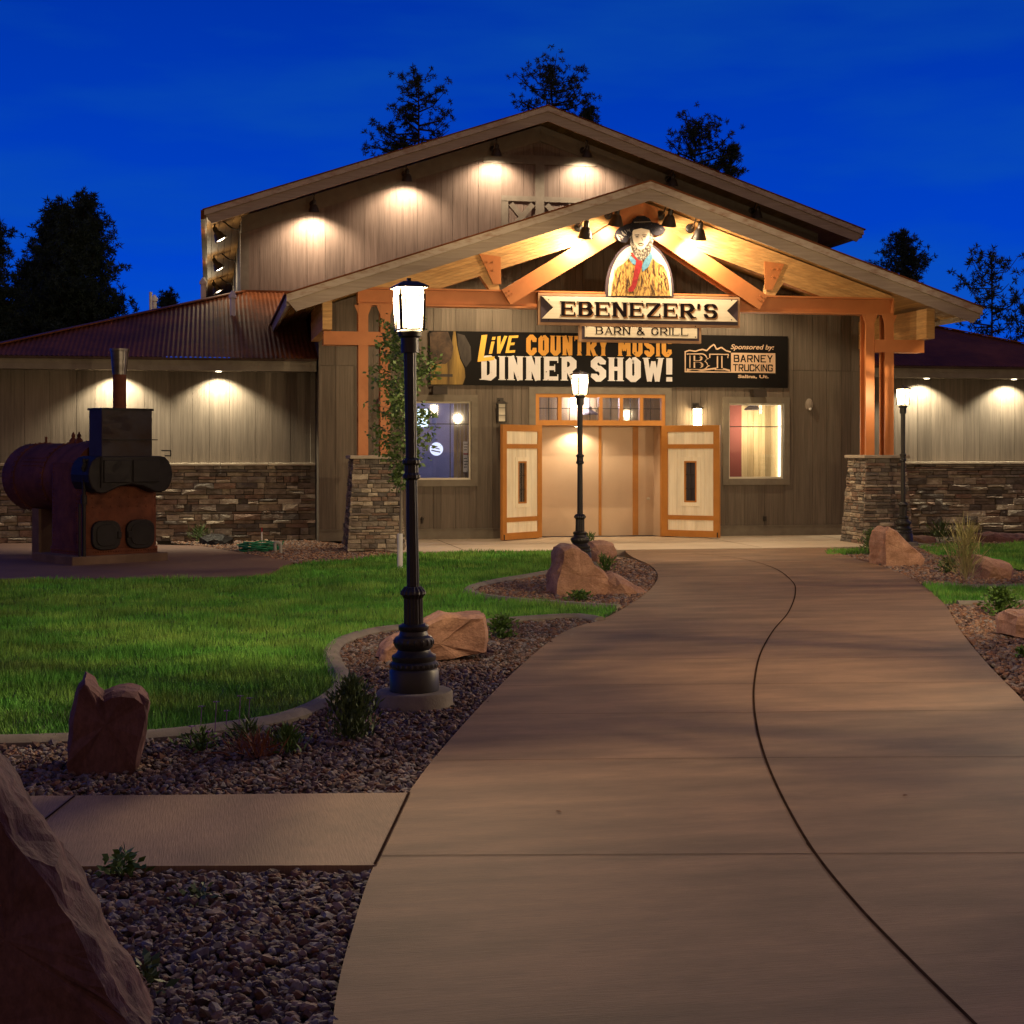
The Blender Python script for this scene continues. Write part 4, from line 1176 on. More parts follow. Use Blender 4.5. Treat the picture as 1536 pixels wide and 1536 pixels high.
# ================================================================== LETTERING
STYLES = dict(
    west=dict(tv=.21, th=.17, w=.56, c=.13, n=1, serif=.035, so=.045),
    slab=dict(tv=.185, th=.085, w=.78, c=.30, n=6, serif=.075, so=.085),
    thin=dict(tv=.125, th=.07, w=.74, c=.34, n=6, serif=.035, so=.07),
    tech=dict(tv=.15, th=.15, w=.72, c=.10, n=2, serif=0, so=0),
    brush=dict(tv=.17, th=.14, w=.50, c=.05, n=1, serif=0, so=0))
def corner(cx, cy, c, a0, n):
    return [(cx + c * math.cos(R_(a0 + 90 * k / n)), cy + c * math.sin(R_(a0 + 90 * k / n))) for k in range(n + 1)]
def glyph(ch, S):
    tv, th, w, n = S["tv"], S["th"], S["w"], S["n"]
    L, R, Bm, T, Mi = tv / 2, w - tv / 2, th / 2, 1 - th / 2, 0.52
    c = min(S["c"], (R - L) / 2)
    st, feet, arms = [], [], []
    V = lambda x, a=0, b=1: st.append(([(x, a), (x, b)], tv))
    Hh = lambda y, a, b, k=th: st.append(([(a, y), (b, y)], k))
    Dg = lambda a, b, k=tv: st.append(([a, b], k))
    cv = lambda p: st.append((p, None))
    rev = lambda q: q[::-1]
    def bowl(y0, y1, x1=None):
        x1 = x1 or R
        k = min(c, (y1 - y0) / 2)
        return [(L, y1)] + rev(corner(x1 - k, y1 - k, k, 0, n)) + rev(corner(x1 - k, y0 + k, k, 270, n)) + [(L, y0)]
    if ch == "E":
        V(L); Hh(T, L, w); Hh(Bm, L, w); Hh(Mi, L, w * .78); feet = [(L, 0), (L, 1)]; arms = [(w, 1), (w, 0), (w * .78, .5)]
    elif ch == "F": V(L); Hh(T, L, w); Hh(Mi, L, w * .8); feet = [(L, 0), (L, 1)]
    elif ch == "B": V(L); cv(bowl(Bm, Mi)); cv(bowl(Mi, T, R - .04)); feet = [(L - .03, 0), (L - .03, 1)]
    elif ch == "D": V(L); cv(bowl(Bm, T)); feet = [(L - .03, 0), (L - .03, 1)]
    elif ch == "R": V(L); cv(bowl(.46, T)); Dg((L + .45 * (R - L), .48), (R + .03, 0)); feet = [(L, 0), (L - .02, 1), (R + .05, 0)]
    elif ch == "N": V(L); V(R); Dg((L, 1), (R, 0), tv * 1.0); feet = [(L, 0), (L - .02, 1), (R, 1)]
    elif ch == "Z": Hh(T, 0, w); Hh(Bm, 0, w); Dg((R + .03, T - .02), (L - .03, Bm + .02)); arms = [(0.02, 1), (w, 0)]
    elif ch in "OQ": cv(corner(L + c, T - c, c, 90, n) + corner(L + c, Bm + c, c, 180, n) + corner(R - c, Bm + c, c, 270, n) + corner(R - c, T - c, c, 0, n) + [(L + c, T)])
    elif ch in "CG":
        p = [(R, .66)] + corner(R - c, T - c, c, 0, n) + corner(L + c, T - c, c, 90, n) + corner(L + c, Bm + c, c, 180, n) + corner(R - c, Bm + c, c, 270, n) + [(R, .36 if ch == "C" else .44)]
        cv(p)
        if ch == "G": Hh(.44, R - .26 * w, R + tv * .5)
    elif ch == "S":
        k = min(c, .235)
        p = [(R, .70)] + corner(R - k, T - k, k, 0, n) + corner(L + k, T - k, k, 90, n) + corner(L + k, Mi + k, k, 180, n) + rev(corner(R - k, Mi - k, k, 0, n)) + rev(corner(R - k, Bm + k, k, 270, n)) + rev(corner(L + k, Bm + k, k, 180, n)) + [(L, .30)]
        cv(p)
    elif ch == "U": cv([(L, 1)] + corner(L + c, Bm + c, c, 180, n) + corner(R - c, Bm + c, c, 270, n) + [(R, 1)]); feet = [(L, 1), (R, 1)]
    elif ch == "T": V(w / 2); Hh(T, 0, w); feet = [(w / 2, 0)]; arms = [(0.02, 1), (w - .02, 1)]
    elif ch == "I": w = tv; V(tv / 2); feet = [(tv / 2, 0), (tv / 2, 1)]
    elif ch == "L": V(L); Hh(Bm, L, w); feet = [(L, 0), (L, 1)]; arms = [(w, 0)]
    elif ch == "H": V(L); V(R); Hh(Mi, L, R); feet = [(L, 0), (L, 1), (R, 0), (R, 1)]
    elif ch == "K": V(L); Dg((L, .42), (R, 1)); Dg((L + .22, .58), (R + .03, 0)); feet = [(L, 0), (L, 1)]
    elif ch == "Y": V(w / 2, 0, .48); Dg((w / 2, .44), (L * .8, 1)); Dg((w / 2, .44), (w - L * .8, 1)); feet = [(w / 2, 0), (L * .8, 1), (w - L * .8, 1)]
    elif ch == "V": Dg((L * .8, 1), (w / 2, 0)); Dg((w - L * .8, 1), (w / 2, 0)); feet = []
    elif ch == "A": Dg((L * .8, 0), (w / 2, 1), th * 1.2); Dg((w - L * .8, 0), (w / 2, 1)); Hh(.34, w * .24, w * .76); feet = [(L * .8, 0), (w - L * .8, 0)]
    elif ch == "M":
        w *= 1.28; R = w - tv / 2
        V(L); V(R); Dg((L, 1), (w / 2, .28), tv * .9); Dg((R, 1), (w / 2, .28), tv * .9); feet = [(L, 0), (R, 0)]
    elif ch == "W":
        w *= 1.4; R = w - tv / 2
        Dg((L * .8, 1), (w * .30, 0), tv * .9); Dg((w * .30, 0), (w / 2, .85), tv * .8); Dg((w / 2, .85), (w * .70, 0), tv * .8); Dg((w - L * .8, 1), (w * .70, 0), tv * .9); feet = [(L, 1), (R, 1)]
    elif ch == "!": w = tv * 1.1; st.append(([(w / 2, .30), (w / 2, 1)], tv * 1.15)); st.append(([(w / 2, 0), (w / 2, .19)], tv * 1.15))
    elif ch == "'": w = tv * .9; st.append(([(w / 2 - .03, .64), (w / 2, 1)], tv * .8))
    elif ch == "&":
        w *= 1.02
        cv([(w, .02), (w * .24, .74), (w * .22, .88), (w * .34, .97), (w * .52, .95), (w * .58, .82), (w * .50, .68), (w * .12, .40), (w * .03, .22), (w * .14, .05), (w * .36, .03), (w * .62, .14), (w * .86, .46)])
    elif ch == "i": w = tv; st.append(([(tv / 2, 0), (tv / 2, .70)], tv)); st.append(([(tv / 2, .80), (tv / 2, .98)], tv))
    elif ch == " ": w = .34
    if S["serif"]:
        sv, so = S["serif"], S["so"]
        for x, y in feet: st.append(([(x - tv / 2 - so, abs(y - sv / 2)), (x + tv / 2 + so, abs(y - sv / 2))], sv))
        for x, y in arms:
            yy = (y, y + .26) if y == 0 else ((y - .26, y) if y == 1 else (Mi - .15, Mi + .15))
            st.append(([(x - sv / 2, yy[0]), (x - sv / 2, yy[1])], sv))
    return st, w
def text(mb, s, style, x0, x1, z0, z1, y, depth=0.006, shear=0.0, step=0.00025, fat=1.0, slope=0.0, sp=.14):
    S = dict(STYLES[style])
    if fat != 1: S["tv"] *= fat; S["th"] *= fat
    gl = [glyph(c_, S) for c_ in s]
    tot = sum(g[1] for g in gl) + sp * (len(gl) - 1)
    kx, kz = (x1 - x0) / tot, z1 - z0
    x = 0.0; idx = 0
    for st, w in gl:
        for pts, wd in st:
            pts = [Vector((p[0], p[1])) for p in pts]
            Lf, Rt = [], []
            for i, p in enumerate(pts):
                d0 = (p - pts[i - 1]).normalized() if i else None
                d1 = (pts[i + 1] - p).normalized() if i < len(pts) - 1 else None
                d0 = d0 or d1; d1 = d1 or d0
                n0, n1 = Vector((-d0.y, d0.x)), Vector((-d1.y, d1.x))
                nn = (n0 + n1)
                nn = nn.normalized() if nn.length > 1e-4 else n0
                hw = wd if wd is not None else (S["tv"] * abs(nn.x) + S["th"] * abs(nn.y))
                hw = hw / 2 / max(0.55, nn.dot(n0))
                Lf.append(p + nn * hw); Rt.append(p - nn * hw)
            yy = y - depth - step * (idx % 14); idx += 1
            tr_ = lambda q: Vector((x0 + (x + q.x) * kx + shear * q.y * kz, 0, z0 + q.y * kz + slope * (x + q.x) * kx))
            nP = len(pts)
            fa = [tr_(q) for q in Lf] + [tr_(q) for q in Rt]
            v = [Vector((q.x, yy, q.z)) for q in fa] + [Vector((q.x, y, q.z)) for q in fa]
            f = []
            for i in range(nP - 1):
                f += [(i, i + 1, nP + i + 1, nP + i), (2 * nP + i, 2 * nP + i + 1, i + 1, i), (nP + i, nP + i + 1, 3 * nP + i + 1, 3 * nP + i)]
            f += [(0, nP, 3 * nP, 2 * nP), (nP - 1, 3 * nP - 1, 4 * nP - 1, 2 * nP - 1)]
            mb.add(v, f)
        x += w + sp
def font_text(s, x0, x1, z0, y, size, shear=0.0, fat=0.0, extr=0.002):
    cu = bpy.data.curves.new("lettering", "FONT")
    cu.body = s; cu.size = size; cu.shear = shear; cu.extrude = extr; cu.offset = fat
    cu.resolution_u = 4
    o = bpy.data.objects.new("lettering", cu); COL.objects.link(o)
    bpy.context.view_layer.update()
    me = bpy.data.meshes.new_from_object(o.evaluated_get(bpy.context.evaluated_depsgraph_get()))
    bpy.data.objects.remove(o); bpy.data.curves.remove(cu)
    co = np.array([v.co[:] for v in me.vertices])
    mn, mx = co[:, 0].min(), co[:, 0].max()
    k = (x1 - x0) / (mx - mn)
    m = MB()
    m.v = [Vector((x0 + (v.co.x - mn) * k, y - v.co.z - extr, z0 + v.co.y)) for v in me.vertices]
    m.f = [list(p.vertices) for p in me.polygons]
    bpy.data.meshes.remove(me)
    return m

# ---- the banner
yb_ = YW - 0.035
bn = empty("banner", ((4.08 + 11.30) / 2, yb_, 2.95))
tag(bn, "long black show banner with orange and white letters hung above the entrance", "banner")
BZ0, BZ1 = 2.95, 3.98
m = MB(); m.box(4.08, 11.30, yb_, yb_ + 0.012, BZ0, BZ1); m.build("banner_sheet", m_banner, bn)
def bx_(px): return PX(px, yb_)
def bz_(px, py): return PZ(px, py, yb_)
m = MB(); text(m, "COUNTRY MUSIC", "west", bx_(790), bx_(1007), bz_(860, 533), bz_(860, 504), yb_ - .001, .004); m.build("country_music_lettering", m_borange, bn)
m = MB(); text(m, "DINNER SHOW!", "west", bx_(722), bx_(1008), bz_(865, 571), bz_(865, 535.5), yb_ - .001, .004); m.build("dinner_show_lettering", m_bwhite, bn)
m = MB()
text(m, "L", "brush", bx_(716), bx_(741), bz_(730, 543), bz_(730, 503), yb_ - .006, .003, shear=.16, slope=.12)
text(m, "iVE", "brush", bx_(733), bx_(772), bz_(750, 531), bz_(750, 505), yb_ - .006, .003, shear=.22, slope=.06, sp=.1)
m.build("live_lettering", m_byellow, bn)
# printed hat, coat and guitar at the left end
xb0 = 4.09
m = MB()
gx, gz = bx_(660), BZ0 + .01
outl = [(bx_(646), gz), (bx_(646), bz_(646, 535)), (bx_(655), bz_(655, 545)), (bx_(668), bz_(668, 541)), (bx_(677), bz_(677, 523)), (bx_(680), bz_(680, 497)), (bx_(683), bz_(683, 497)),
        (bx_(686), bz_(686, 520)), (bx_(690), bz_(690, 538)), (bx_(697), bz_(697, 553)), (bx_(698), bz_(698, 566)), (bx_(694), gz)]
m.prism(outl, yb_ - .002, yb_ - .0005); m.build("guitar_picture", m_guitar, bn)
m = MB()
m.prism([(bx_(646), bz_(646, 538)), (bx_(644.5), bz_(645, 500)), (bx_(650), bz_(650, 497.5)), (bx_(672), bz_(672, 497.5)), (bx_(680), bz_(680, 520)), (bx_(677), bz_(677, 538)), (bx_(668), bz_(668, 546)), (bx_(654), bz_(654, 546))], yb_ - .004, yb_ - .0022)
m.build("hat_picture", m_hatprint, bn)
m = MB()
m.prism([(bx_(686), bz_(686, 500)), (bx_(697), bz_(697, 503)), (bx_(706), bz_(706, 520)), (bx_(707), bz_(707, 540)), (bx_(699), bz_(699, 551)), (bx_(692), bz_(692, 540)), (bx_(687), bz_(687, 520))], yb_ - .004, yb_ - .0025)
m.box(bx_(644), bx_(679), yb_ - .0055, yb_ - .0045, bz_(660, 565), bz_(660, 561)); m.build("coat_picture", m_hatprint2, bn)
# sponsor mark
m = MB()
X0, X1, X2 = bx_(1027), bx_(1096.5), bx_(1163)
Zt, Zb = bz_(1090, 529), bz_(1090, 559)
wl_ = .022
ybk = yb_ - .002
m.box(X1, X2, ybk, yb_ - .0005, Zb, Zt)
m.box(X0, X0 + wl_, ybk, yb_ - .0005, Zb, Zt); m.box(X0 + wl_, X1, ybk, yb_ - .0005, Zb, Zb + wl_)
rid = [(1027, 528), (1034, 525.5), (1043, 527), (1049, 525), (1054, 524), (1060, 526), (1066, 520), (1071, 516.5), (1075, 524), (1082, 521), (1089, 526), (1096, 528)]
for i in range(len(rid) - 1):
    a, b = P(rid[i][0], rid[i][1], yb_), P(rid[i + 1][0], rid[i + 1][1], yb_)
    m.bar((a.x, yb_ - .0014 - .0001 * (i % 2), a.z), (b.x, yb_ - .0014 - .0001 * (i % 2), b.z), .002, .026)
low = [(1030, 556), (1041, 552.5), (1052, 555.5), (1066, 553.5), (1080, 552), (1095, 556)]
for i in range(len(low) - 1):
    a, b = P(low[i][0], low[i][1], yb_), P(low[i + 1][0], low[i + 1][1], yb_)
    m.bar((a.x, yb_ - .0014 - .0001 * (i % 2), a.z), (b.x, yb_ - .0014 - .0001 * (i % 2), b.z), .002, .032)
text(m, "BT", "slab", bx_(1034), bx_(1093), bz_(1060, 555), bz_(1060, 530.5), yb_ - .003, .002, fat=1.32, sp=.12)
m.build("sponsor_mark", m_btan, bn)
m = MB(); text(m, "BT", "slab", bx_(1035.5), bx_(1091.5), bz_(1060, 553.6), bz_(1060, 532), yb_ - .0092, .0015, fat=.80, sp=.22)
text(m, "BARNEY", "tech", bx_(1100.5), bx_(1159), bz_(1130, 543.5), bz_(1130, 532.5), yb_ - .0025, .002)
text(m, "TRUCKING", "tech", bx_(1099.5), bx_(1159), bz_(1130, 557), bz_(1130, 546.5), yb_ - .0025, .002, sp=.11)
m.build("sponsor_lettering", m_banner, bn)
font_text("Sponsored by:", bx_(1096), bx_(1161), bz_(1130, 524), yb_ - .001, .135, .25, .002).build("sponsored_by_lettering", m_btan, bn)
font_text("Salina, Ut.", bx_(1107), bx_(1153), bz_(1130, 567), yb_ - .001, .085, 0, .003).build("town_lettering", m_btan, bn)

# ---- the hanging sign
YS = YT - 0.23
sgn = empty("restaurant_sign", (7.46, YS, 3.61))
tag(sgn, "cream restaurant sign with dark letters and cowboy portrait on the porch truss", "sign")
def sx(px): return PX(px, YS)
def sz(px, py): return PZ(px, py, YS)
xl, xr = sx(807), sx(1110); zt, zb = sz(958, 442.5), sz(958, 489.5)
xl2, xr2 = sx(869), sx(1052); zb2 = sz(958, 514)
m = MB()
m.prism([(xl, zt), (xl, zb), (xl2, zb), (xl2, zb2), (xr2, zb2), (xr2, zb), (xr, zb), (xr, zt)], YS, YS + .08)
m.build("back_board", m_signback, sgn, bevel=.006)
m = MB()
i_ = .045
m.prism([(xl + i_, zt - i_), (xl + i_, zb + i_), (xr - i_, zb + i_), (xr - i_, zt - i_)], YS - .012, YS - .001)
m.prism([(xl2 + i_, zb - .015), (xl2 + i_, zb2 + i_), (xr2 - i_, zb2 + i_), (xr2 - i_, zb - .015)], YS - .010, YS - .001)
m.build("dark_board", m_signdk, sgn)  # dark brown layer between the back board and the cream boards
m = MB()
c0, c1 = zt - .06, zb + .105
e0, e1 = xl + .06, xr - .06
cm = (c0 + c1) / 2
m.prism([(e0, c0), (e0 + .20, cm), (e0, c1), (e1, c1), (e1 - .20, cm), (e1, c0)], YS - .05, YS - .013)
m.build("ribbon_board", m_cream, sgn, bevel=.004)
m = MB(); m.box(xl2 + .09, xr2 - .09, YS - .045, YS - .013, zb2 + .085, zb - .025)
m.build("lower_board", m_cream, sgn, bevel=.004)
m = MB(); text(m, "EBENEZER'S", "slab", sx(842) + .008, sx(1075) + .008, sz(958, 477) - .012, sz(958, 455.5) - .012, YS - .0505, .0015, fat=1.1, sp=.2); m.build("letter_edge", m_goldb, sgn)
m = MB(); text(m, "EBENEZER'S", "slab", sx(841), sx(1074), sz(958, 476), sz(958, 454.5), YS - .057, .002, sp=.2, fat=1.08); m.build("name_lettering", m_brown, sgn)
m = MB(); text(m, "BARN & GRILL", "thin", sx(893), sx(1031), sz(958, 502.5), sz(958, 491.5), YS - .046, .002, sp=.2); m.build("barn_and_grill_lettering", m_brown, sgn)
m = MB()
for px, py in ((822, 450), (822, 480), (962, 452.5), (962, 482), (1096, 451), (1096, 480), (879, 490), (879, 506), (963, 507), (1042, 490), (1042, 506)):
    p = P(px, py, YS); m.lathe([(.011, 0), (.011, .008)], 8, m=Matrix.Translation((p.x, YS - .044, p.z)) @ Matrix.Rotation(R_(90), 4, 'X'))
m.build("screw", m_brown, sgn)
# portrait board above: arch with a cowboy in a fringed coat
def sp_(pts, y0, y1, mb):
    mb.prism([(sx(a), sz(a, b)) for a, b in pts], y0, y1)
arch = [(908.5, 446)] + [(908.5 + 51 - 51 * math.cos(t), 446 - 84 * (math.sin(t) ** .85)) for t in [math.pi * k / 22 for k in range(1, 22)]] + [(1010, 446)]
m = MB(); sp_(arch, YS - .02, YS + .06, m); m.build("portrait_back", m_signdk, sgn)
archi = [(912, 444)] + [(912 + 47.4 - 47.4 * math.cos(t), 444 - 78 * (math.sin(t) ** .85)) for t in [math.pi * k / 22 for k in range(1, 22)]] + [(1006.8, 444)]
m = MB(); sp_(archi, YS - .03, YS - .021, m); m.build("portrait_board", m_cream, sgn)
m = MB()
sp_([(916, 444), (917, 430), (921, 412), (925, 402), (934, 396), (942, 388), (946, 382), (958, 392), (972, 382), (978, 388), (984, 394), (994, 399), (999, 408), (1002, 425), (1004, 444)], YS - .046, YS - .031, m)
m.build("coat", m_coat, sgn)
rf = random.Random(12)
fr, fd = MB(), MB()
def strand(mb, x, y, dx, dy, w, dep):
    a, b = (sx(x), sz(x, y)), (sx(x + dx), sz(x + dx, y + dy))
    mb.prism([(a[0] - w, a[1]), (a[0] + w, a[1]), (b[0] + w * .6, b[1]), (b[0] - w * .6, b[1])], YS - dep, YS - .046)
for k in range(52):
    x_ = rf.uniform(921, 997)
    if abs(x_ - 955) < 5: continue
    y_ = rf.uniform(396 + abs(x_ - 958) * .22, 430)
    strand(fr if k % 2 else fd, x_, y_, rf.uniform(-4, 4) + (x_ - 958) * .08, min(rf.uniform(8, 18), 443 - y_), .011 if k % 2 else .009, (.0525 if k % 2 else .0505) + .0003 * (k % 9))
fr.build("coat_fringe", m_fringe, sgn); fd.build("coat_folds", m_fringe_dk, sgn)
m = MB()
sp_([(943, 383), (950, 389), (957, 394), (954, 399), (947, 396), (942, 389)], YS - .060, YS - .0562, m)
sp_([(975, 378), (978, 386), (972, 400), (963, 408), (961, 400), (966, 390)], YS - .060, YS - .0562, m)
m.build("blue_scarf", m_blue, sgn)
m = MB()
sp_([(953, 391), (961, 389), (962, 398), (957, 414), (953, 430), (948, 438), (941, 438), (941, 434), (946, 428), (949, 412)], YS - .063, YS - .0605, m)
sp_([(944, 380), (947, 379), (958, 392), (955, 395)], YS - .0624, YS - .0605, m)
m.build("red_scarf", m_red, sgn)
m = MB()
sp_([(943, 352), (943.5, 364), (946, 375), (950, 384), (956, 390), (960, 392), (966, 389), (972, 383), (976, 374), (978.5, 362), (978, 350), (960, 345)], YS - .066, YS - .0635, m)
m.build("beard", m_beard, sgn)
m = MB()
sp_([(947, 343), (947.2, 357), (949.5, 366), (952.5, 369), (954.5, 373.5), (959.5, 375.5), (965, 373.5), (967.5, 368.5), (970.5, 364.5), (972.6, 356), (972.6, 342), (960, 339)], YS - .072, YS - .0665, m)
m.build("face", m_skin, sgn)
m = MB()
for ex_ in (953.8, 964.8):
    p = P(ex_, 356, YS); m.box(p.x - .026, p.x + .026, YS - .0745, YS - .0722, p.z - .010, p.z + .009)
    m.bar((p.x - .042, YS - .0735, p.z + .030), (p.x + .042, YS - .0735, p.z + .034), .002, .014)
p = P(959.6, 369.2, YS); m.box(p.x - .040, p.x + .040, YS - .0745, YS - .0722, p.z - .007, p.z + .007)
p = P(959.6, 366.2, YS); m.bar((p.x - .055, YS - .0733, p.z - .016), (p.x, YS - .0733, p.z + .008), .002, .018); m.bar((p.x, YS - .0736, p.z + .008), (p.x + .055, YS - .0736, p.z - .016), .002, .018)
p = P(960.5, 361, YS); m.bar((p.x + .006, YS - .0735, p.z + .045), (p.x + .018, YS - .0735, p.z - .012), .002, .010)
m.build("facial_features", m_fringe_dk, sgn)
m = MB()
sp_([(919.5, 354), (922, 347), (929, 341), (938, 337.5), (945, 335.5), (948, 329.5), (954, 325.5), (965, 325), (972, 328.5), (975.5, 334), (984, 336), (992, 340), (997, 345.5), (993, 352), (984, 354.5), (977, 352.5), (972.5, 346), (960, 343), (948, 346), (944, 355), (939, 364), (931, 364.5), (924, 361)], YS - .082, YS - .0725, m)
m.build("hat", m_hat, sgn)
m = MB()
rf = random.Random(8)
for k in range(26):
    t = rf.random(); x_ = 923 + 20 * t; y_ = 356 - 13 * t + rf.uniform(-5, 6)
    a, b = P(x_, y_, YS), P(x_ + rf.uniform(1, 4), y_ + rf.uniform(1.5, 5.5), YS)
    m.bar((a.x, YS - .0835 - .0002 * (k % 6), a.z), (b.x, YS - .0835 - .0002 * (k % 6), b.z), .002, .007)
a, b = P(949, 334.5, YS), P(974.5, 333.5, YS); m.bar((a.x, YS - .0835, a.z), (b.x, YS - .0835, b.z), .002, .012)
m.build("hat_highlights", m_signgy, sgn)
m = MB()
for px in (850, 1066):
    p = P(px, 440, YS); m.box(p.x - .03, p.x + .03, YS + .081, YT - .132, zt - .12, zt - .06)
m.build("hanger", m_orange, sgn)

# ================================================================== LAMPS ON THE BUILDING
def gooseneck(name, tilt=12):
    """wall at y=0, arm comes out along -y; shade centre 0.46 m out"""
    root = empty(name, (0, 0, 0))
    m = MB(); m.lathe([(.075, 0), (.075, .02), (.05, .035)], 16, m=Matrix.Rotation(R_(90), 4, 'X')); m.build("wall_plate", m_bronze, root, smooth=True)
    m = MB()
    pts = [(0, 0, 0), (0, -.10, .0), (0, -.20, .05), (0, -.30, .13), (0, -.40, .155), (0, -.455, .11), (0, -.46, .04), (0, -.46, -.02)]
    m.tube(smooth_line(pts, 5), .014, 8); m.build("arm", m_bronze, root, smooth=True)
    m = MB()
    T_ = Matrix.Translation((0, -.46, 0)) @ Matrix.Rotation(R_(tilt), 4, 'X')
    m.lathe([(.028, .03), (.045, .0), (.045, -.07), (.075, -.10), (.125, -.235), (.135, -.24), (.118, -.235), (.065, -.105), (.02, -.08)], 24, m=T_); m.build("shade", m_bronze, root, smooth=True)
    m = MB(); m.lathe([(.0, -.240), (.045, -.236), (.095, -.222), (.06, -.15), (.02, -.13)], 18, m=T_); m.build("bulb", m_lens, root, smooth=True)
    return root
WARM = (1.0, 0.76, 0.46)
gl0 = gooseneck("gooseneck_lamp")
add_light("lamp_glow", "SPOT", (0, -.44, -.26), 230, (1.0, .77, .52), gl0, .03, R_(140), .6, (R_(22), 0, 0))
gs0 = gooseneck("gooseneck_lamp", 30)
add_light("lamp_glow", "POINT", (0, -.40, -.42), 26, (1.0, .80, .50), gs0, .2)
gg0 = gooseneck("gooseneck_lamp", 20)
add_light("lamp_glow", "SPOT", (0, -.38, -.26), 190, (1.0, .76, .46), gg0, .05, R_(176), .35, (0, 0, 0))
gn = [(471, 318), (611, 272), (745, 234), (881, 236), (1010, 279), (1137, 327)]
gl_lab = ["lit gooseneck lamp on the barn gable, nearest the left eave", "lit gooseneck lamp on the barn gable, second up from the left eave",
          "lit gooseneck lamp on the barn gable just left of the loft door", "lit gooseneck lamp on the barn gable just right of the loft door",
          "unlit gooseneck lamp on the barn gable right of the porch peak", "unlit gooseneck lamp low on the right slope of the barn gable"]
def place(root, p, rz, label, cat, group):
    root.location = p; root.rotation_euler = (0, 0, rz)
    tag(root, label, cat, group)
def drop_lights(o):
    for ch in list(o.children):
        if ch.type == "LIGHT": bpy.data.objects.remove(ch)
        else: drop_lights(ch)
protos = []
side, signl = gs0, gg0
dark_bulb = None
for i, (px, py) in enumerate(gn):
    o = gl0 if i == 0 else copy_tree(gl0)
    p = P(px, py, YB - .46)
    place(o, (p.x, YB - .02, p.z + .24), 0, gl_lab[i], "wall lamp", "gooseneck lamps on the barn gable")
    if i >= 4:
        drop_lights(o)
        for ch in o.children:
            if ch.name.startswith("bulb"):
                ch.data = ch.data.copy(); ch.data.materials[0] = m_frost
sl_lab = ["lit gooseneck lamp nearest the front on the barn's left side wall", "lit gooseneck lamp in the middle of the barn's left side wall", "lit gooseneck lamp farthest back on the barn's left side wall, just above the roof"]
# lamps on the side wall, arms pointing left
SLY = [YB + 1.0, YB + 6.7, YB + 12.4]
for i, Y_ in enumerate(SLY):
    o = side if i == 0 else copy_tree(side)
    place(o, (PC - BW, Y_, 6.72), R_(-90), sl_lab[i], "wall lamp", "gooseneck lamps on the barn side wall")
    o.scale = (1.25, 1.25, 1.25)
for ch in side.children:
    pass
sg_lab = ["left outer gooseneck lamp over the restaurant sign", "left inner gooseneck lamp beside the cowboy's hat on the sign", "right inner gooseneck lamp beside the cowboy's hat on the sign", "right outer gooseneck lamp over the restaurant sign"]
for i, (px, py) in enumerate(((880, 359), (926, 340), (1006, 341), (1051, 361))):
    o = signl if i == 0 else copy_tree(signl)
    yy = YT - .11
    p = P(px, py, yy - .62)
    place(o, (p.x, yy, p.z + .30), 0, sg_lab[i], "sign lamp", "gooseneck lamps lighting the restaurant sign")
    o.scale = (1.05, 1.35, 1.15)
    for ch in o.children:
        if ch.type == "LIGHT":
            if i == 0:
                sgl_data = ch.data
            elif i == 1:
                ch.data = ch.data.copy(); ch.data.energy = 75 * LK; sgl_in = ch.data
            else: ch.data = sgl_in if i == 2 else sgl_data
            tgt = Vector((PC + (p.x - PC) * (1.6 if i in (0, 3) else 2.4), YT - .1, 4.35)); src = Vector((p.x, yy - .62, p.z))
            dv = tgt - src
            ch.rotation_euler = dv.to_track_quat('-Z', 'Y').to_euler()

# recessed soffit lights of the wings
sof_lab = {175: "round recessed soffit light above the boiler's flue on the left wing", 328: "round recessed soffit light between the boiler and the porch on the left wing",
           1390: "round recessed soffit light on the right wing nearest the orange porch posts", 1521: "round recessed soffit light on the right wing at the right edge of the photo",
           20: "round recessed soffit light on the left wing at the left edge of the photo"}
first = None
for px in (328, 175, 1390, 1521):
    p = P(px, 560, YWING - .34)
    if first is None:
        root = empty("soffit_light", (p.x, p.y, ZE)); first = root
        m = MB(); m.lathe([(.085, -.001), (.085, -.012), (.062, -.012)], 20, (p.x, p.y, ZE)); m.build("trim_ring", m_white, root, smooth=True)
        m = MB(); m.lathe([(.055, -.013), (.05, -.016)], 16, (p.x, p.y, ZE)); m.build("lens", m_lens, root)
        add_light("soffit_glow", "SPOT", (p.x, p.y, ZE - .03), 300, (1.0, .87, .58), root, .03, R_(126), .5, (R_(13), 0, 0))
    else:
        root = copy_tree(first); root.location = (p.x, p.y, ZE)
    tag(root, sof_lab[px], "downlight", "recessed lights under the wing eaves")
# downlight in the entry
ex_p = (PX(868, 28.9), 29.0, 2.185)
root = copy_tree(first); root.location = ex_p; root.name = "ceiling_light"
tag(root, "small round ceiling light inside the entrance recess", "downlight"); del root["group"]
for ch in root.children:
    if ch.type == "LIGHT":
        ch.data = ch.data.copy(); ch.data.energy = 60; ch.data.spot_size = R_(150); ch.data.color = (1, .78, .50); ch.rotation_euler = (R_(-4), 0, 0)
# porch ceiling downlights above the slab
for i, X_ in enumerate((PC - 2.3, PC + 2.3)):
    root = copy_tree(first); root.name = "porch_light"
    root.location = (X_, 27.5, p_top(X_) - .135)
    tag(root, ("left" if i == 0 else "right") + " recessed light in the porch's pine ceiling behind the truss", "downlight", "recessed lights in the porch ceiling")
    for ch in root.children:
        if ch.type == "LIGHT":
            ch.data = ch.data.copy(); ch.data.energy = 340; ch.data.spot_size = R_(132); ch.data.color = (1, .74, .42); ch.rotation_euler = (0, 0, 0)

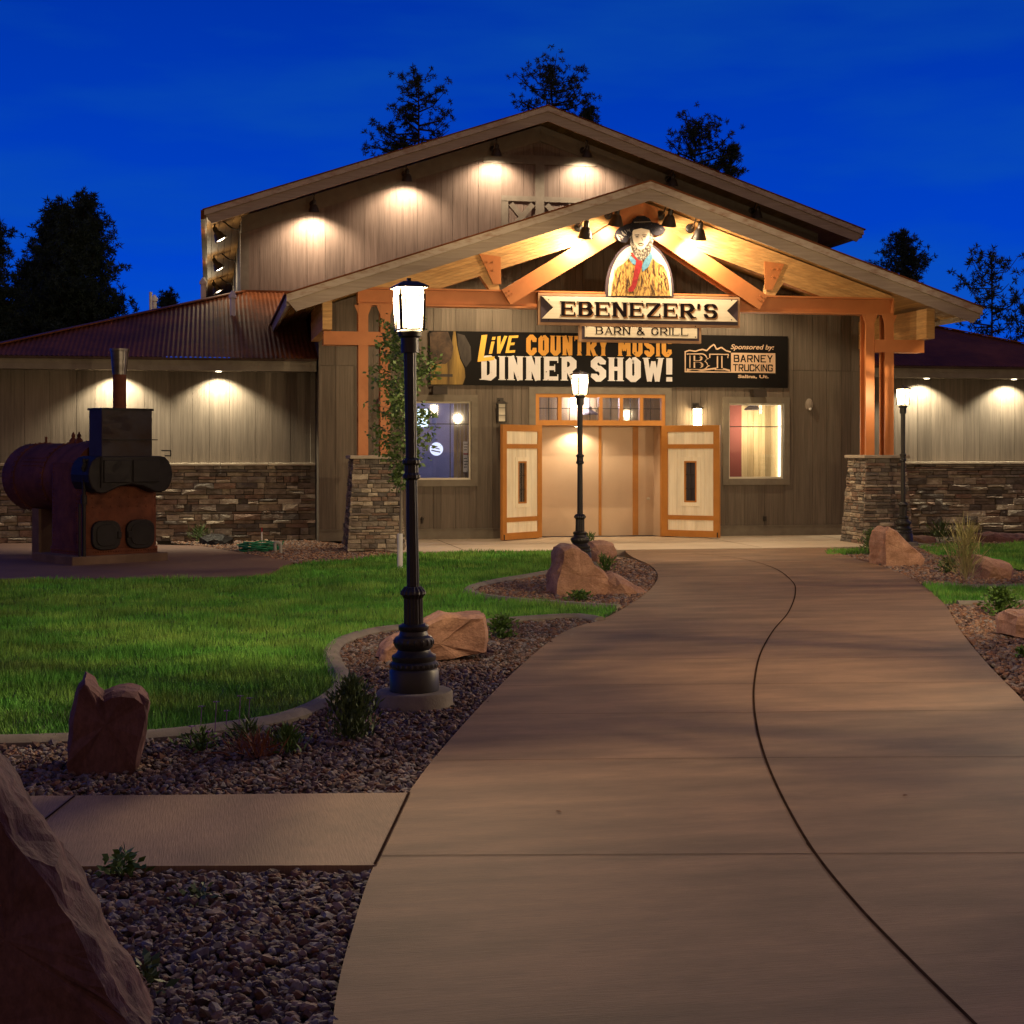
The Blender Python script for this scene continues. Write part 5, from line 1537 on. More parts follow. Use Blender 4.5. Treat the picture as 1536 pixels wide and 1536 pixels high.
# ================================================================== LAMP POSTS
def lamp_post(lit=True):
    root = empty("lamp_post", (0, 0, 0))
    m = MB(); m.lathe([(.26, -.12), (.26, .085), (.25, .10)], 32); m.build("concrete_footing", m_kerb, root, smooth=True)
    z0 = .101
    m = MB()
    m.lathe([(.168, z0), (.168, z0 + .135), (.155, z0 + .15), (.160, z0 + .165), (.160, z0 + .185), (.145, z0 + .20), (.150, z0 + .215), (.150, z0 + .235), (.118, z0 + .255),
             (.108, z0 + .275), (.128, z0 + .295), (.134, z0 + .325), (.126, z0 + .36), (.100, z0 + .375), (.092, z0 + .40), (.102, z0 + .415), (.102, z0 + .435), (.082, z0 + .45)], 48)
    m.build("base", m_black, root, smooth=True)
    m = MB()
    for k in range(26):
        a = 2 * math.pi * k / 26
        m.lathe([(.013, 0), (.013, .018), (.006, .026)], 6, m=Matrix.Translation((.152 * math.cos(a), .152 * math.sin(a), z0 + .164)))
    for k in range(18):
        a = 2 * math.pi * k / 18
        m.lathe([(.004, -.030), (.020, -.012), (.020, .012), (.004, .030)], 6, m=Matrix.Translation((.120 * math.cos(a), .120 * math.sin(a), z0 + .328)))
    m.build("base_beading", m_black, root, smooth=True)
    m = MB()
    m.lathe([(.066, z0 + .45), (.064, z0 + .62), (.075, z0 + .64), (.088, z0 + .65), (.084, z0 + .67), (.060, z0 + .70)], 96, flute=16, fd=.10)
    m.build("fluted_shaft", m_black, root)
    m = MB()
    m.lathe([(.043, z0 + .70), (.038, z0 + 1.42), (.060, z0 + 1.435), (.060, z0 + 1.455), (.048, z0 + 1.47), (.048, z0 + 1.52), (.060, z0 + 1.535), (.060, z0 + 1.555), (.037, z0 + 1.57), (.042, z0 + 2.28)], 64, flute=12, fd=.08)
    m.build("pole", m_black, root)
    m = MB()
    zt_ = z0 + 2.28
    m.lathe([(.060, zt_), (.060, zt_ + .10), (.075, zt_ + .11), (.080, zt_ + .14), (.070, zt_ + .15)], 24)
    m.build("collar", m_black, root, smooth=True)
    # lantern
    zl = zt_ + .15
    bt, tp, hh = .072, .079, .285
    m = MB()
    ring = lambda h, z: [(-h, -h, z), (h, -h, z), (h, h, z), (-h, h, z)]
    m.add(ring(bt, zl) + ring(tp, zl + hh * .85) + ring(tp * .97, zl + hh),
          [(3, 2, 1, 0), (0, 1, 5, 4), (1, 2, 6, 5), (2, 3, 7, 6), (3, 0, 4, 7), (4, 5, 9, 8), (5, 6, 10, 9), (6, 7, 11, 10), (7, 4, 8, 11), (8, 9, 10, 11)])
    m.build("lantern_glass", m_lantern, root)
    m = MB(); m.lathe([(.012, zl + .01), (.012, zl + .07), (.022, zl + .09), (.022, zl + .17), (.008, zl + .185)], 14); m.build("bulb", m_lens, root, smooth=True)
    add_light("lantern_light", "POINT", (0, 0, zl + .19), 820, (1.0, 0.74, 0.41), root, .010)
    m = MB()
    for i in (-1, 1):
        for j in (-1, 1):
            m.bar((i * (bt + .004), j * (bt + .004), zl), (i * (tp + .004), j * (tp + .004), zl + hh * .85), .017, .017, up=(0, 1, 0))
            m.bar((i * (tp + .004), j * (tp + .004), zl + hh * .85), (i * (tp * .97 + .004), j * (tp * .97 + .004), zl + hh), .010, .010, up=(0, 1, 0))
    for s in (-1, 1):
        for i in (-1, 1):
            for q0, q1 in (((s * (bt + .004), i * bt * .62), (s * (tp + .004), i * tp * .62)), ((i * bt * .62, s * (bt + .004)), (i * tp * .62, s * (tp + .004)))):
                m.bar((q0[0], q0[1], zl), (q1[0], q1[1], zl + hh * .80), .007, .007, up=(0, 1, 0))
        h = tp + .005; zz = zl + hh * .80
        m.box(-h, h, s * h - .004, s * h + .004, zz, zz + .007); m.box(s * h - .004, s * h + .004, -h, h, zz, zz + .007)
        h = bt + .006
        m.box(-h, h, s * h - .004, s * h + .004, zl, zl + .012); m.box(s * h - .004, s * h + .004, -h, h, zl, zl + .012)
    m.build("lantern_frame", m_bronze, root)
    m = MB()
    zc = zl + hh
    r1, r2 = .108, .05
    m.add(ring(r1, zc) + ring(r1, zc + .012) + ring(r2, zc + .045) + ring(.012, zc + .05) + ring(.012, zc + .07),
          [(3, 2, 1, 0)] + [(4 * k + i, 4 * k + (i + 1) % 4, 4 * k + 4 + (i + 1) % 4, 4 * k + 4 + i) for k in range(4) for i in range(4)] + [(16, 17, 18, 19)])
    m.build("lantern_cap", m_bronze, root)
    return root
lp = lamp_post()
LP_pos = [(G(622, 1053), "tall black lamp post with lit lantern standing in gravel in the left foreground"),
          (Vector((*P(870, 700, 22.1 * .97).xy, 0)), "lit black lamp post behind the red boulders in front of the entrance"),
          (Vector((*P(1354.5, 700, 25.25).xy, 0)), "lit black lamp post in front of the right stone pier"),
          (G(1730, 990), "lit black lamp post just outside the photo's right edge beside the reddish gravel"),
          (G(1690, 880), "lit black lamp post outside the photo's right edge on the right lawn")]
for i, (p, lab) in enumerate(LP_pos):
    o = lp if i == 0 else copy_tree(lp)
    o.location = (p.x, p.y, -.02); o.rotation_euler = (0, 0, R_((0, 20, 35, 12, 30)[i]))
    if i == 0: o.rotation_euler = (R_(0.0), R_(-.8), R_(8))
    else:
        for ch in o.children:
            if ch.type == "LIGHT":
                ch.data = ch.data.copy(); ch.data.energy = (0, 360, 65, 1050, 750)[i] * LK
    tag(o, lab, "lamp post", "lamp posts along the path")

# ================================================================== ROCKS
def rock(outline, base_py, thick, seed, mat, label, name="boulder", amp=0.035, cuts=3, base_px=None, sink=.06, flat=False):
    bx0 = base_px or sum(p[0] for p in outline) / len(outline)
    Y = G(bx0, base_py).y + thick * .35
    pts = [P(a, b, Y) for a, b in outline]
    mz = min(p.z for p in pts)
    pts = [Vector((p.x, p.z - max(0, mz) * .5 if p.z - mz > .03 else -sink)) for p in pts]
    # resample long edges
    rsd = random.Random(seed)
    rp = []
    for i, p in enumerate(pts):
        q = pts[(i + 1) % len(pts)]
        rp.append(p)
        k = int((q - p).length / .22)
        for j in range(1, k + 1): rp.append(p.lerp(q, j / (k + 1)))
    n = len(rp)
    cx = sum(p.x for p in rp) / n; ztop = max(p.y for p in rp)
    rings = []
    prof = [(-.50, .52, .62), (-.34, .84, .88), (-.08, .98, .99), (.12, 1.0, 1.0), (.38, .86, .86), (.60, .5, .5)]
    if flat: prof = [(.0, .90, .93), (.08, .97, .98), (.40, 1.0, 1.0), (.75, .97, .98), (1.0, .82, .85)]
    for dy, kx, kz in prof:
        rings.append([Vector((cx + (p.x - cx) * kx + rsd.uniform(-.012, .012), Y + dy * thick + rsd.uniform(-.02, .02), -sink + (p.y + sink) * kz)) for p in rp])
    v = [p for r_ in rings for p in r_]
    f = [(i * n + k, i * n + (k + 1) % n, (i + 1) * n + (k + 1) % n, (i + 1) * n + k) for i in range(len(rings) - 1) for k in range(n)]
    me = bpy.data.meshes.new(name)
    cF = sum(rings[0], Vector()) / n; cB = sum(rings[-1], Vector()) / n
    v += [cF + Vector((0, (-.02 if flat else -.06) * thick, 0)), cB + Vector((0, .05 * thick, 0))]
    f += [((k + 1) % n, k, len(v) - 2) for k in range(n)]
    f += [((len(rings) - 1) * n + k, (len(rings) - 1) * n + (k + 1) % n, len(v) - 1) for k in range(n)]
    me.from_pydata(v, [], f); me.update()
    bm = bmesh.new(); bm.from_mesh(me)
    bmesh.ops.triangulate(bm, faces=bm.faces)
    bmesh.ops.recalc_face_normals(bm, faces=bm.faces)
    bmesh.ops.subdivide_edges(bm, edges=bm.edges, cuts=cuts, use_grid_fill=True)
    bm.normal_update()
    off = Vector((seed * 3.1, seed * 1.7, 0))
    for vv in bm.verts:
        fq = .035 / amp if amp < .035 else 1.0
        q_ = vv.co * min(2.2, fq)
        a = noise.noise(q_ * 2.6 + off) * amp * 1.2 + noise.noise(q_ * 9 + off) * amp * .40 + noise.noise(q_ * 22 + off) * amp * .18
        # split planes and ridges of broken sandstone
        rd = 1 - abs(noise.noise(Vector((q_.x * 2.2, q_.y * 2.2, q_.z * 3.4)) + off * 2))
        st = math.floor((noise.noise(Vector((q_.x * 2.4 + q_.z, q_.y * 2.4, q_.z * 4.5)) + off * 3) + 1) * 5) / 5 - 1
        vv.co += vv.normal * (a + (rd - .75) * amp * .9 + st * amp * .7)
    c0 = Vector((cx, Y, 0))
    for vv in bm.verts: vv.co -= c0
    bm.to_mesh(me); bm.free()
    o = link_mesh(name, me, mat); o.location = c0
    tag(o, label, "rock")
    return o
rock([(-160, 1640), (-150, 1090), (-60, 1125), (-18, 1170), (4, 1205), (32, 1250), (78, 1300), (112, 1365), (150, 1425), (185, 1482), (215, 1530), (245, 1640)], 1600, .55, 1, m_rock_pu, "huge dark red boulder cut off by the photo's bottom left corner", amp=.018, cuts=4, base_px=60, flat=True)
rock([(95, 1162), (100, 1110), (106, 1060), (112, 1030), (124, 1016), (133, 1025), (146, 1039), (153, 1045), (170, 1038), (188, 1035), (206, 1038), (222, 1050), (225, 1065), (220, 1100), (210, 1140), (200, 1163)], 1163, .40, 2, m_rock_pu, "dark red notched boulder on gravel at the left lawn's front kerb", amp=.010, cuts=3, flat=True)
rock([(570, 992), (573, 975), (590, 960), (612, 950), (640, 935), (668, 922), (690, 923), (732, 923), (735, 945), (733, 978), (690, 985), (640, 992), (600, 1000)], 994, .55, 3, m_rock, "long flat sandstone block on gravel behind the nearest lamp post", amp=.014, flat=True)
rock([(830, 890), (834, 866), (840, 838), (844, 822), (856, 817), (868, 819), (882, 828), (893, 846), (906, 856), (915, 866), (924, 878), (932, 890)], 893, .7, 4, m_rock, "large pointed red boulder in front of the middle lamp post", amp=.022, flat=True)
rock([(893, 890), (900, 865), (915, 858), (940, 868), (962, 882), (970, 890)], 889, .7, 5, m_rock, "low sloping red slab right of the pointed boulder", amp=.025, name="stone_slab")
rock([(878, 840), (880, 818), (885, 811), (905, 810), (918, 812), (921, 825), (920, 842)], 845, .55, 6, m_rock, "small squarish red boulder beside the middle lamp post's base", amp=.02)
rock([(1326, 848), (1325, 815), (1328, 798), (1336, 790), (1346, 795), (1358, 806), (1372, 820), (1385, 830), (1390, 837), (1380, 845), (1360, 848)], 849, .6, 7, m_rock, "tall pointed orange red boulder right of the path by the right lamp post", amp=.018, flat=True)
rock([(1452, 864), (1455, 845), (1462, 832), (1472, 833), (1490, 838), (1508, 842), (1514, 848), (1510, 864), (1480, 866)], 866, .7, 8, m_rock, "rounded orange red boulder behind the straw coloured grass tuft", amp=.025)
rock([(1506, 950), (1505, 930), (1508, 918), (1520, 914), (1540, 914), (1570, 918), (1580, 935), (1575, 955), (1540, 958)], 956, .5, 9, m_rock, "rusty red boulder at the photo's right edge below the green bush", amp=.02)
rock([(1367, 812), (1368, 804), (1385, 803), (1400, 805), (1400, 812)], 813, .5, 10, m_rock, "small low rust red stone between lamp post and right stone wall", amp=.012)
rock([(1462, 811), (1464, 801), (1480, 798), (1500, 799), (1536, 800), (1570, 803), (1570, 812)], 812, .5, 11, m_rock_pu, "long low purplish stone in front of the right wing's stone wall", amp=.015, name="stone_slab")
rock([(-12, 811), (-10, 775), (0, 766), (20, 768), (29, 780), (28, 805), (22, 812)], 813, .7, 12, m_rock, "brown boulder behind the boiler's barrel at the photo's left edge", amp=.02)
rock([(298, 814), (300, 806), (318, 800), (338, 802), (350, 808), (350, 815)], 816, .6, 13, m_iron, "low black stone in front of the left wing's stone wall", amp=.015)

# ================================================================== BOILER
def boiler():
    D = FPX * CAM_H / (843 - HOR)
    u = (183 - 768) / FPX
    pos = Vector((D * (SX + CX * u), D * (CX - SX * u), 0))
    root = empty("steam_boiler", (0, 0, 0))
    def rivets(mb, pts, nrm, r=.014):
        q = Vector(nrm).to_track_quat('Z', 'Y').to_matrix().to_4x4()
        for p in pts: mb.lathe([(r, 0), (r * .8, r * .6), (r * .3, r * .9)], 6, m=Matrix.Translation(p) @ q)
    w, dp, zb, zt = .62, 1.15, .12, 1.52
    m = MB(); m.slab([(-w - .25, -.12), (w + .1, -.12), (w + .1, dp + .1), (-w - .25, dp + .1)], -.05, zb); m.build("concrete_plinth", m_plinth, root, bevel=.01)
    m = MB()
    # firebox with rounded vertical corners, slightly wider at the bottom
    def ring(z, k):
        c, rr = [], .10
        for (cx_, cy_, a0) in ((w - rr, rr, 270), (w - rr, dp - rr, 0), (-w + rr, dp - rr, 90), (-w + rr, rr, 180)):
            for t in range(5):
                a = R_(a0 + 90 * t / 4); c.append(Vector((k * (cx_ + rr * math.cos(a)), dp / 2 + k * (cy_ + rr * math.sin(a) - dp / 2), z)))
        return c
    rg = [ring(zb, 1.03), ring(zb + .10, 1.03), ring(zb + .11, 1.0), ring(zt, 1.0)]
    n = len(rg[0])
    m.add([p for r_ in rg for p in r_], [(i * n + k, i * n + (k + 1) % n, (i + 1) * n + (k + 1) % n, (i + 1) * n + k) for i in range(3) for k in range(n)] + [[3 * n + k for k in range(n)]])
    rivets(m, [(-w * 1.0 + .14 + k * .042, -.02, zb + .05) for k in range(26)], (0, -1, 0), .012)
    rivets(m, [(-w - .02, .12 + k * .055, zb + .05) for k in range(18)], (-1, 0, 0), .012)
    for yy in (.15, .25, dp - .12): rivets(m, [(-w, yy, zb + .2 + k * .065) for k in range(19)], (-1, 0, 0), .012)
    rivets(m, [(-w + .13 + (k % 8) * .15, 0, .85 + .14 * (k // 8)) for k in range(24)], (0, -1, 0), .012)
    m.build("firebox", m_rustdk, root, smooth=True)
    # fire doors
    for s in (-1, 1):
        cx_, cz_, hw, hh = s * .285, .42, .235, .225
        out = [(cx_ + hw * max(-1, min(1, 1.25 * math.copysign(abs(math.cos(t)) ** .6, math.cos(t)) * .82)), cz_ + hh * math.copysign(abs(math.sin(t)) ** .7, math.sin(t))) for t in [2 * math.pi * k / 28 for k in range(28)]]
        m = MB(); m.prism(out, -.07, -.001); dr = m.build("fire_door", m_iron, root, bevel=.015)
        m = MB()
        m.prism([(cx_ + (p[0] - cx_) * .72, cz_ + (p[1] - cz_) * .72) for p in out], -.085, -.071)
        m.box(cx_ - s * .20 - .03, cx_ - s * .20 + .03, -.10, -.071, cz_ - .05, cz_ + .05)
        m.build("door_boss", m_iron, dr, bevel=.006)
    # black smoke hood with rounded ends
    prof = []
    z0_, z1_ = 1.06, 1.62
    out = []
    for t in range(9):
        a = R_(-90 + 180 * t / 8); out.append((.50 + .20 * math.cos(a), (z0_ + z1_) / 2 + (z1_ - z0_) / 2 * math.sin(a)))
    for t in range(9):
        a = R_(90 + 180 * t / 8); out.append((-.50 + .20 * math.cos(a), (z0_ + z1_) / 2 + (z1_ - z0_) / 2 * math.sin(a)))
    out += [(-.40, z0_ + .01), (-.2, z0_ + .10), (0, z0_ + .13), (.2, z0_ + .10), (.40, z0_ + .01)]
    m = MB(); m.prism(out, -.30, .30); hd = m.build("smoke_hood", m_iron, root, bevel=.02)
    for s in (-1, 1):
        m = MB(); m.box(min(s * .02, s * .46), max(s * .02, s * .46), -.325, -.301, 1.22, 1.56); m.build("hood_door", m_iron, hd, bevel=.01)
    m = MB(); m.tube([(.56, -.31, 1.62), (.66, -.31, 1.62), (.66, -.31, 1.70), (.50, -.31, 1.70)], .010, 6)
    m.tube([(-.5, -.31, 1.15), (-.5, -.33, 1.62)], .012, 6); m.build("handle", m_iron, hd, smooth=True)
    # steel flue box
    m = MB(); m.box(-.42, .42, -.17, .25, 1.60, 2.33); fb = m.build("flue_box", m_steel, root, bevel=.012)
    m = MB(); m.box(-.435, .435, -.185, .265, 2.31, 2.345); m.box(-.44, .50, -.195, -.18, 1.86, 1.875); m.build("flange", m_iron, fb)
    m = MB()
    m.lathe([(.10, 2.34), (.10, 2.86), (.105, 2.865), (.135, 3.22), (.142, 3.225), (.142, 3.25), (.13, 3.25), (.10, 2.9)], 28, (-.02, .04, 0)); fl = m.build("flue", m_rustdk, root, smooth=True)
    m = MB(); m.lathe([(.107, 2.862), (.137, 3.218), (.147, 3.222), (.147, 3.256), (.128, 3.256)], 28, (-.02, .04, 0)); m.build("flue_flare", m_chrome, root, smooth=True)
    # barrel
    r0, L0, L1, zc = .56, 1.0, 3.05, 1.26
    Rx = Matrix.Translation((0, 0, zc)) @ Matrix.Rotation(R_(-90), 4, 'X')
    m = MB()
    m.lathe([(r0, L0), (r0, L0 + .55), (r0 + .012, L0 + .551), (r0 + .012, L0 + .64), (r0, L0 + .641), (r0, L1 - .45), (r0 + .012, L1 - .449), (r0 + .012, L1 - .36), (r0, L1 - .359), (r0, L1), (r0 * .94, L1 + .09), (r0 * .72, L1 + .18), (r0 * .3, L1 + .22), (.01, L1 + .23)], 48, m=Rx)
    for yy in (L0 + .57, L0 + .62, L1 - .43, L1 - .38, L1 - .04):
        for k in range(40):
            a = 2 * math.pi * k / 40
            q = Vector((math.cos(a), 0, math.sin(a)))
            rivets(m, [Vector((0, yy, zc)) + q * (r0 + (.012 if yy < L1 - .1 else 0))], q, .013)
    for dz in (.10, .16, .22): rivets(m, [(-math.sqrt(r0 ** 2 - (dz + .1) ** 2), L0 + .7 + .06 * k, zc + dz + .1) for k in range(12)], (-1, 0, .4), .011)
    m.build("barrel", m_rustdk, root, smooth=True)
    m = MB()
    m.lathe([(.60, .42), (.60, 1.0)], 40, m=Rx); m.lathe([(.58, .995), (.58, 1.04)], 40, m=Rx)
    m.build("barrel_saddle", m_rustdk, root, smooth=True)
    # fittings on top
    m = MB()
    for yy in (1.42, 1.62):
        m.lathe([(.07, 0), (.06, .06), (.025, .10), (.035, .13), (.005, .19)], 12, (0, yy, zc + r0 - .01))
    m.lathe([(.02, 0), (.02, .12)], 8, (0, 2.6, zc + r0 - .01))
    m.build("safety_valve", m_rustdk, root, smooth=True)
    # standing pipe at the front left corner
    m = MB()
    m.tube([(-w - .05, -.09, 0), (-w - .05, -.09, 1.58)], .028, 10); m.tube([(-w - .05, -.09, .9), (-w - .05, -.09, 1.04)], .045, 10)
    m.tube([(-w - .05, -.09, 1.55), (-w + .18, -.16, 1.58), (-w + .3, -.16, 1.58)], .022, 8)
    m.tube([(-w - .12, -.09, 0), (-w - .12, -.09, .9)], .02, 8); m.lathe([(.07, 0), (.07, .025)], 14, m=Matrix.Translation((-w - .05, -.13, 1.45)) @ Matrix.Rotation(R_(90), 4, 'X'))
    m.build("stand_pipe", m_iron, root, smooth=True)
    # rear leg
    m = MB(); m.slab([(-.34, 2.15), (.34, 2.15), (.34, 2.4), (-.34, 2.4)], -.02, .76); m.build("rear_support", m_plinth, root)
    root.location = pos; root.rotation_euler = (0, 0, R_(31))
    tag(root, "rusty riveted antique steam boiler with black fire doors and tall flue, at left", "boiler")
boiler()

# hose, stand pipe and marker stake by the left wall
m = MB()
c = G(388, 826)
pts = []
for k in range(200):
    t = k / 200; a = 2 * math.pi * 7 * t; r_ = .20 + .09 * math.sin(9 * t * 3) ** 2 + .03 * math.sin(k * .9)
    pts.append((c.x + r_ * 1.15 * math.cos(a), c.y + r_ * math.sin(a), .015 + .02 * (k // 29) + .01 * math.sin(k)))
pts += [(c.x + .28, c.y - .02, .02), (c.x + .40, c.y + .05, .1), (c.x + .42, c.y + .05, .16)]
m.tube(pts, .013, 6); tag(m.build("garden_hose", m_green, smooth=True), "coiled green garden hose on gravel in front of the left stone wall", "hose")
c = G(421, 829); m = MB()
m.tube(smooth_line([(c.x, c.y, -.02), (c.x, c.y, .10), (c.x - .01, c.y, .15), (c.x - .05, c.y, .17), (c.x - .09, c.y, .15), (c.x - .09, c.y, .03)], 4), .028, 10)
tag(m.build("water_pipe", m_pipe, smooth=True), "short grey bent water pipe beside the coiled green hose", "pipe")
c = G(393, 816); m = MB(); m.tube([(c.x, c.y, 0), (c.x, c.y, .22)], .012, 8); st_ = m.build("marker_stake", m_white); tag(st_, "thin white and red marker stake behind the green hose", "stake")
m = MB(); m.tube([(c.x, c.y, .221), (c.x, c.y, .30)], .0125, 8); m.build("stake_tip", m_red, st_)

# ================================================================== PLANTS
def leaf_fan(V, F, c, rad, n, ln, wd, r, up=.3):
    for _ in range(n):
        d = Vector((r.gauss(0, 1), r.gauss(0, 1), r.gauss(0, 1) + up)).normalized()
        s = d.orthogonal().normalized()
        s = Matrix.Rotation(r.uniform(0, 6.28), 3, d) @ s
        b = c + d * rad * r.uniform(0, .5)
        t = b + d * ln * r.uniform(.6, 1.2)
        i = len(V)
        V += [b - s * wd * .5, b + s * wd * .5, t]
        F.append((i, i + 1, i + 2))
def pine(px, py_top, Y, py_crown_base, hw_px, seed, label, dense=1.0, mat=None, style="pine", lean=0.0, name="pine_tree"):
    """hw_px: half width of the crown in photo pixels at distance Y"""
    r = random.Random(seed)
    top = P(px, py_top, Y); k = Y / FPX
    H = top.z
    zc = max(0.15 * H, P(px, py_crown_base, Y).z)
    hw = hw_px * k
    root = empty(name, (top.x, Y, 0)); tag(root, label, "tree", "pine trees behind the building")
    m = MB()
    bend = r.uniform(-.25, .25)
    tr_pts = [(top.x + bend * math.sin(3 * t), Y + bend * .5 * math.sin(4 * t), H * t) for t in [i / 10 for i in range(11)]]
    rt = .022 * H * .5
    m.tube(tr_pts, [max(.03, rt * (1 - .93 * i / 10)) for i in range(11)], 7)
    V, F = [], []
    nb = int((40 if style != "open" else 26) * dense)
    for b in range(nb):
        t = (b + r.random()) / nb
        z = zc + (H - zc) * t * .985
        if style == "cone": ext = hw * (1 - t) ** .75 * r.uniform(.65, 1.1) + .12
        elif style == "open": ext = hw * (.30 + .75 * math.sin(math.pi * min(1, .25 + .72 * t)) ** 1.2) * r.uniform(.45, 1.1)
        else: ext = hw * (.22 + .85 * (1 - t) ** .8) * r.uniform(.45, 1.12)
        a = r.uniform(0, 6.283)
        i = min(9, int(z / H * 10)); base = Vector(tr_pts[i]).lerp(Vector(tr_pts[i + 1]), z / H * 10 - i)
        rise = (.12 + .55 * t) * ext
        mid = base + Vector((math.cos(a) * ext * .55, math.sin(a) * ext * .55, rise * .25 + r.uniform(-.1, .1)))
        tip = base + Vector((math.cos(a) * ext, math.sin(a) * ext, rise + r.uniform(-.1, .25)))
        m.tube([base, mid, tip], [rt * .28 * (1.1 - t) + .012, rt * .16 * (1.1 - t) + .01, .008], 5, cap=False)
        nt = max(4, int(ext / .30 * dense * (2.6 if style == "cone" else 2.8)))
        for q in range(nt):
            s = .30 + .70 * (q + r.random()) / nt
            p = base.lerp(mid, s / .55) if s < .55 else mid.lerp(tip, (s - .55) / .45)
            off = Vector((r.gauss(0, .17), r.gauss(0, .17), r.gauss(.04, .12))) * (1 + ext * .22)
            leaf_fan(V, F, p + off, .20, 26, .15, .045, r, .3)
    for q in range(8): leaf_fan(V, F, top + Vector((r.gauss(0, .1), r.gauss(0, .1), -q * .12)), .08, 22, .26, .04, r, .8)
    m.build("trunk", m_bark, root, smooth=True)
    mb_ = MB(); o0 = origin_of(root)
    Vn = np.array([(p - o0)[:] for p in V]); np_mesh("crown", Vn, np.array(F), mat or m_needle, parent=root)
pine(124, 300, 52, 520, 82, 1, "tall dense dark pine left of the barn, highest tree at left", 2.9, m_needle_dk, "cone")
pine(88, 308, 54, 510, 60, 21, "dense dark pine merging with the tall pine at its left", 2.4, m_needle_dk, "cone")
pine(38, 400, 56, 520, 40, 2, "smaller loose pine between the left edge and the tall dense pine", 1.3, m_needle_dk, "cone")
pine(-6, 340, 50, 520, 40, 3, "dark pine cut off by the photo's left edge", 1.8, m_needle_dk, "cone")
pine(-30, 430, 58, 520, 60, 22, "low dark pine behind the others at the photo's left edge", 1.5, m_needle_dk, "cone")
pine(252, 446, 70, 480, 20, 4, "small dark treetop behind the left roof beside the white vent pipes", .9, m_needle_dk)
pine(627, 114, 64, 240, 84, 5, "pine rising behind the barn roof left of the peak", .85, m_needle)
pine(826, 102, 66, 195, 62, 6, "broad topped pine right behind the barn roof's peak", 1.05, m_needle, "open")
pine(884, 166, 68, 200, 18, 16, "small treetop showing just right of the barn roof's peak", .9, m_needle)
pine(1044, 184, 66, 268, 60, 7, "round topped pine behind the barn roof's right slope", 1.05, m_needle, "open")
pine(1096, 222, 66, 275, 28, 8, "thin sparse pine right of the round topped pine", .8, m_needle)
pine(1354, 355, 62, 430, 52, 9, "dense pine above the porch roof's right eave", 1.2, m_needle_dk)
pine(1487, 382, 48, 510, 72, 10, "sparse open pine with visible limbs at the photo's right edge", .72, m_needle, "open")
pine(1545, 462, 46, 520, 40, 11, "low pine cut off by the photo's right edge", .7, m_needle, "open")

# sapling with white trunk guard
def sapling():
    b = G(600, 853)
    r = random.Random(4)
    root = empty("young_tree", (b.x, b.y, 0)); tag(root, "slender young leafy tree with white trunk guard on the lawn by the near lamp post", "tree")
    Y = b.y
    H = PZ(600, 490, Y)
    m = MB()
    tp = [Vector((b.x + .03 * math.sin(2.2 * t), b.y, H * t)) for t in [i / 8 for i in range(9)]]
    m.tube(tp, [.024 - .018 * i / 8 for i in range(9)], 8)
    V, F = [], []
    zc = PZ(600, 735, Y)
    for k in range(70):
        t = (k + r.random()) / 70
        z = zc + (H - zc) * t
        ext = .56 * (math.sin(math.pi * min(1, .16 + .80 * (1 - t) ** 1.3)) ** .8) * r.uniform(.55, 1.15)
        a = r.uniform(0, 6.283)
        i = min(7, int(z / H * 8)); base = tp[i].lerp(tp[i + 1], z / H * 8 - i)
        tip = base + Vector((math.cos(a) * ext, math.sin(a) * ext, ext * .55))
        m.tube([base, base.lerp(tip, .5) + Vector((0, 0, .04)), tip], [.007, .005, .002], 5, cap=False)
        for q in range(int(14 + 80 * ext)):
            p = base.lerp(tip, r.uniform(.15, 1.08)) + Vector((r.gauss(0, .055), r.gauss(0, .055), r.gauss(0, .06)))
            d = Vector((r.gauss(0, 1), r.gauss(0, 1), r.gauss(-.3, .7))).normalized(); s = d.orthogonal().normalized()
            s = Matrix.Rotation(r.uniform(0, 6.28), 3, d) @ s
            L = r.uniform(.05, .10); i0 = len(V)
            V += [p, p + d * L * .5 + s * L * .30, p + d * L, p + d * L * .5 - s * L * .30]; F.append((i0, i0 + 1, i0 + 2, i0 + 3))
    m.build("trunk", m_sapbark, root, smooth=True)
    np_mesh("crown", np.array([(p - root.location)[:] for p in V]), np.array(F), m_leaf, parent=root)
    m = MB(); m.lathe([(.040, 0), (.040, .50), (.034, .505)], 16, (b.x, b.y, 0)); m.build("trunk_guard", m_white, root, smooth=True)
sapling()
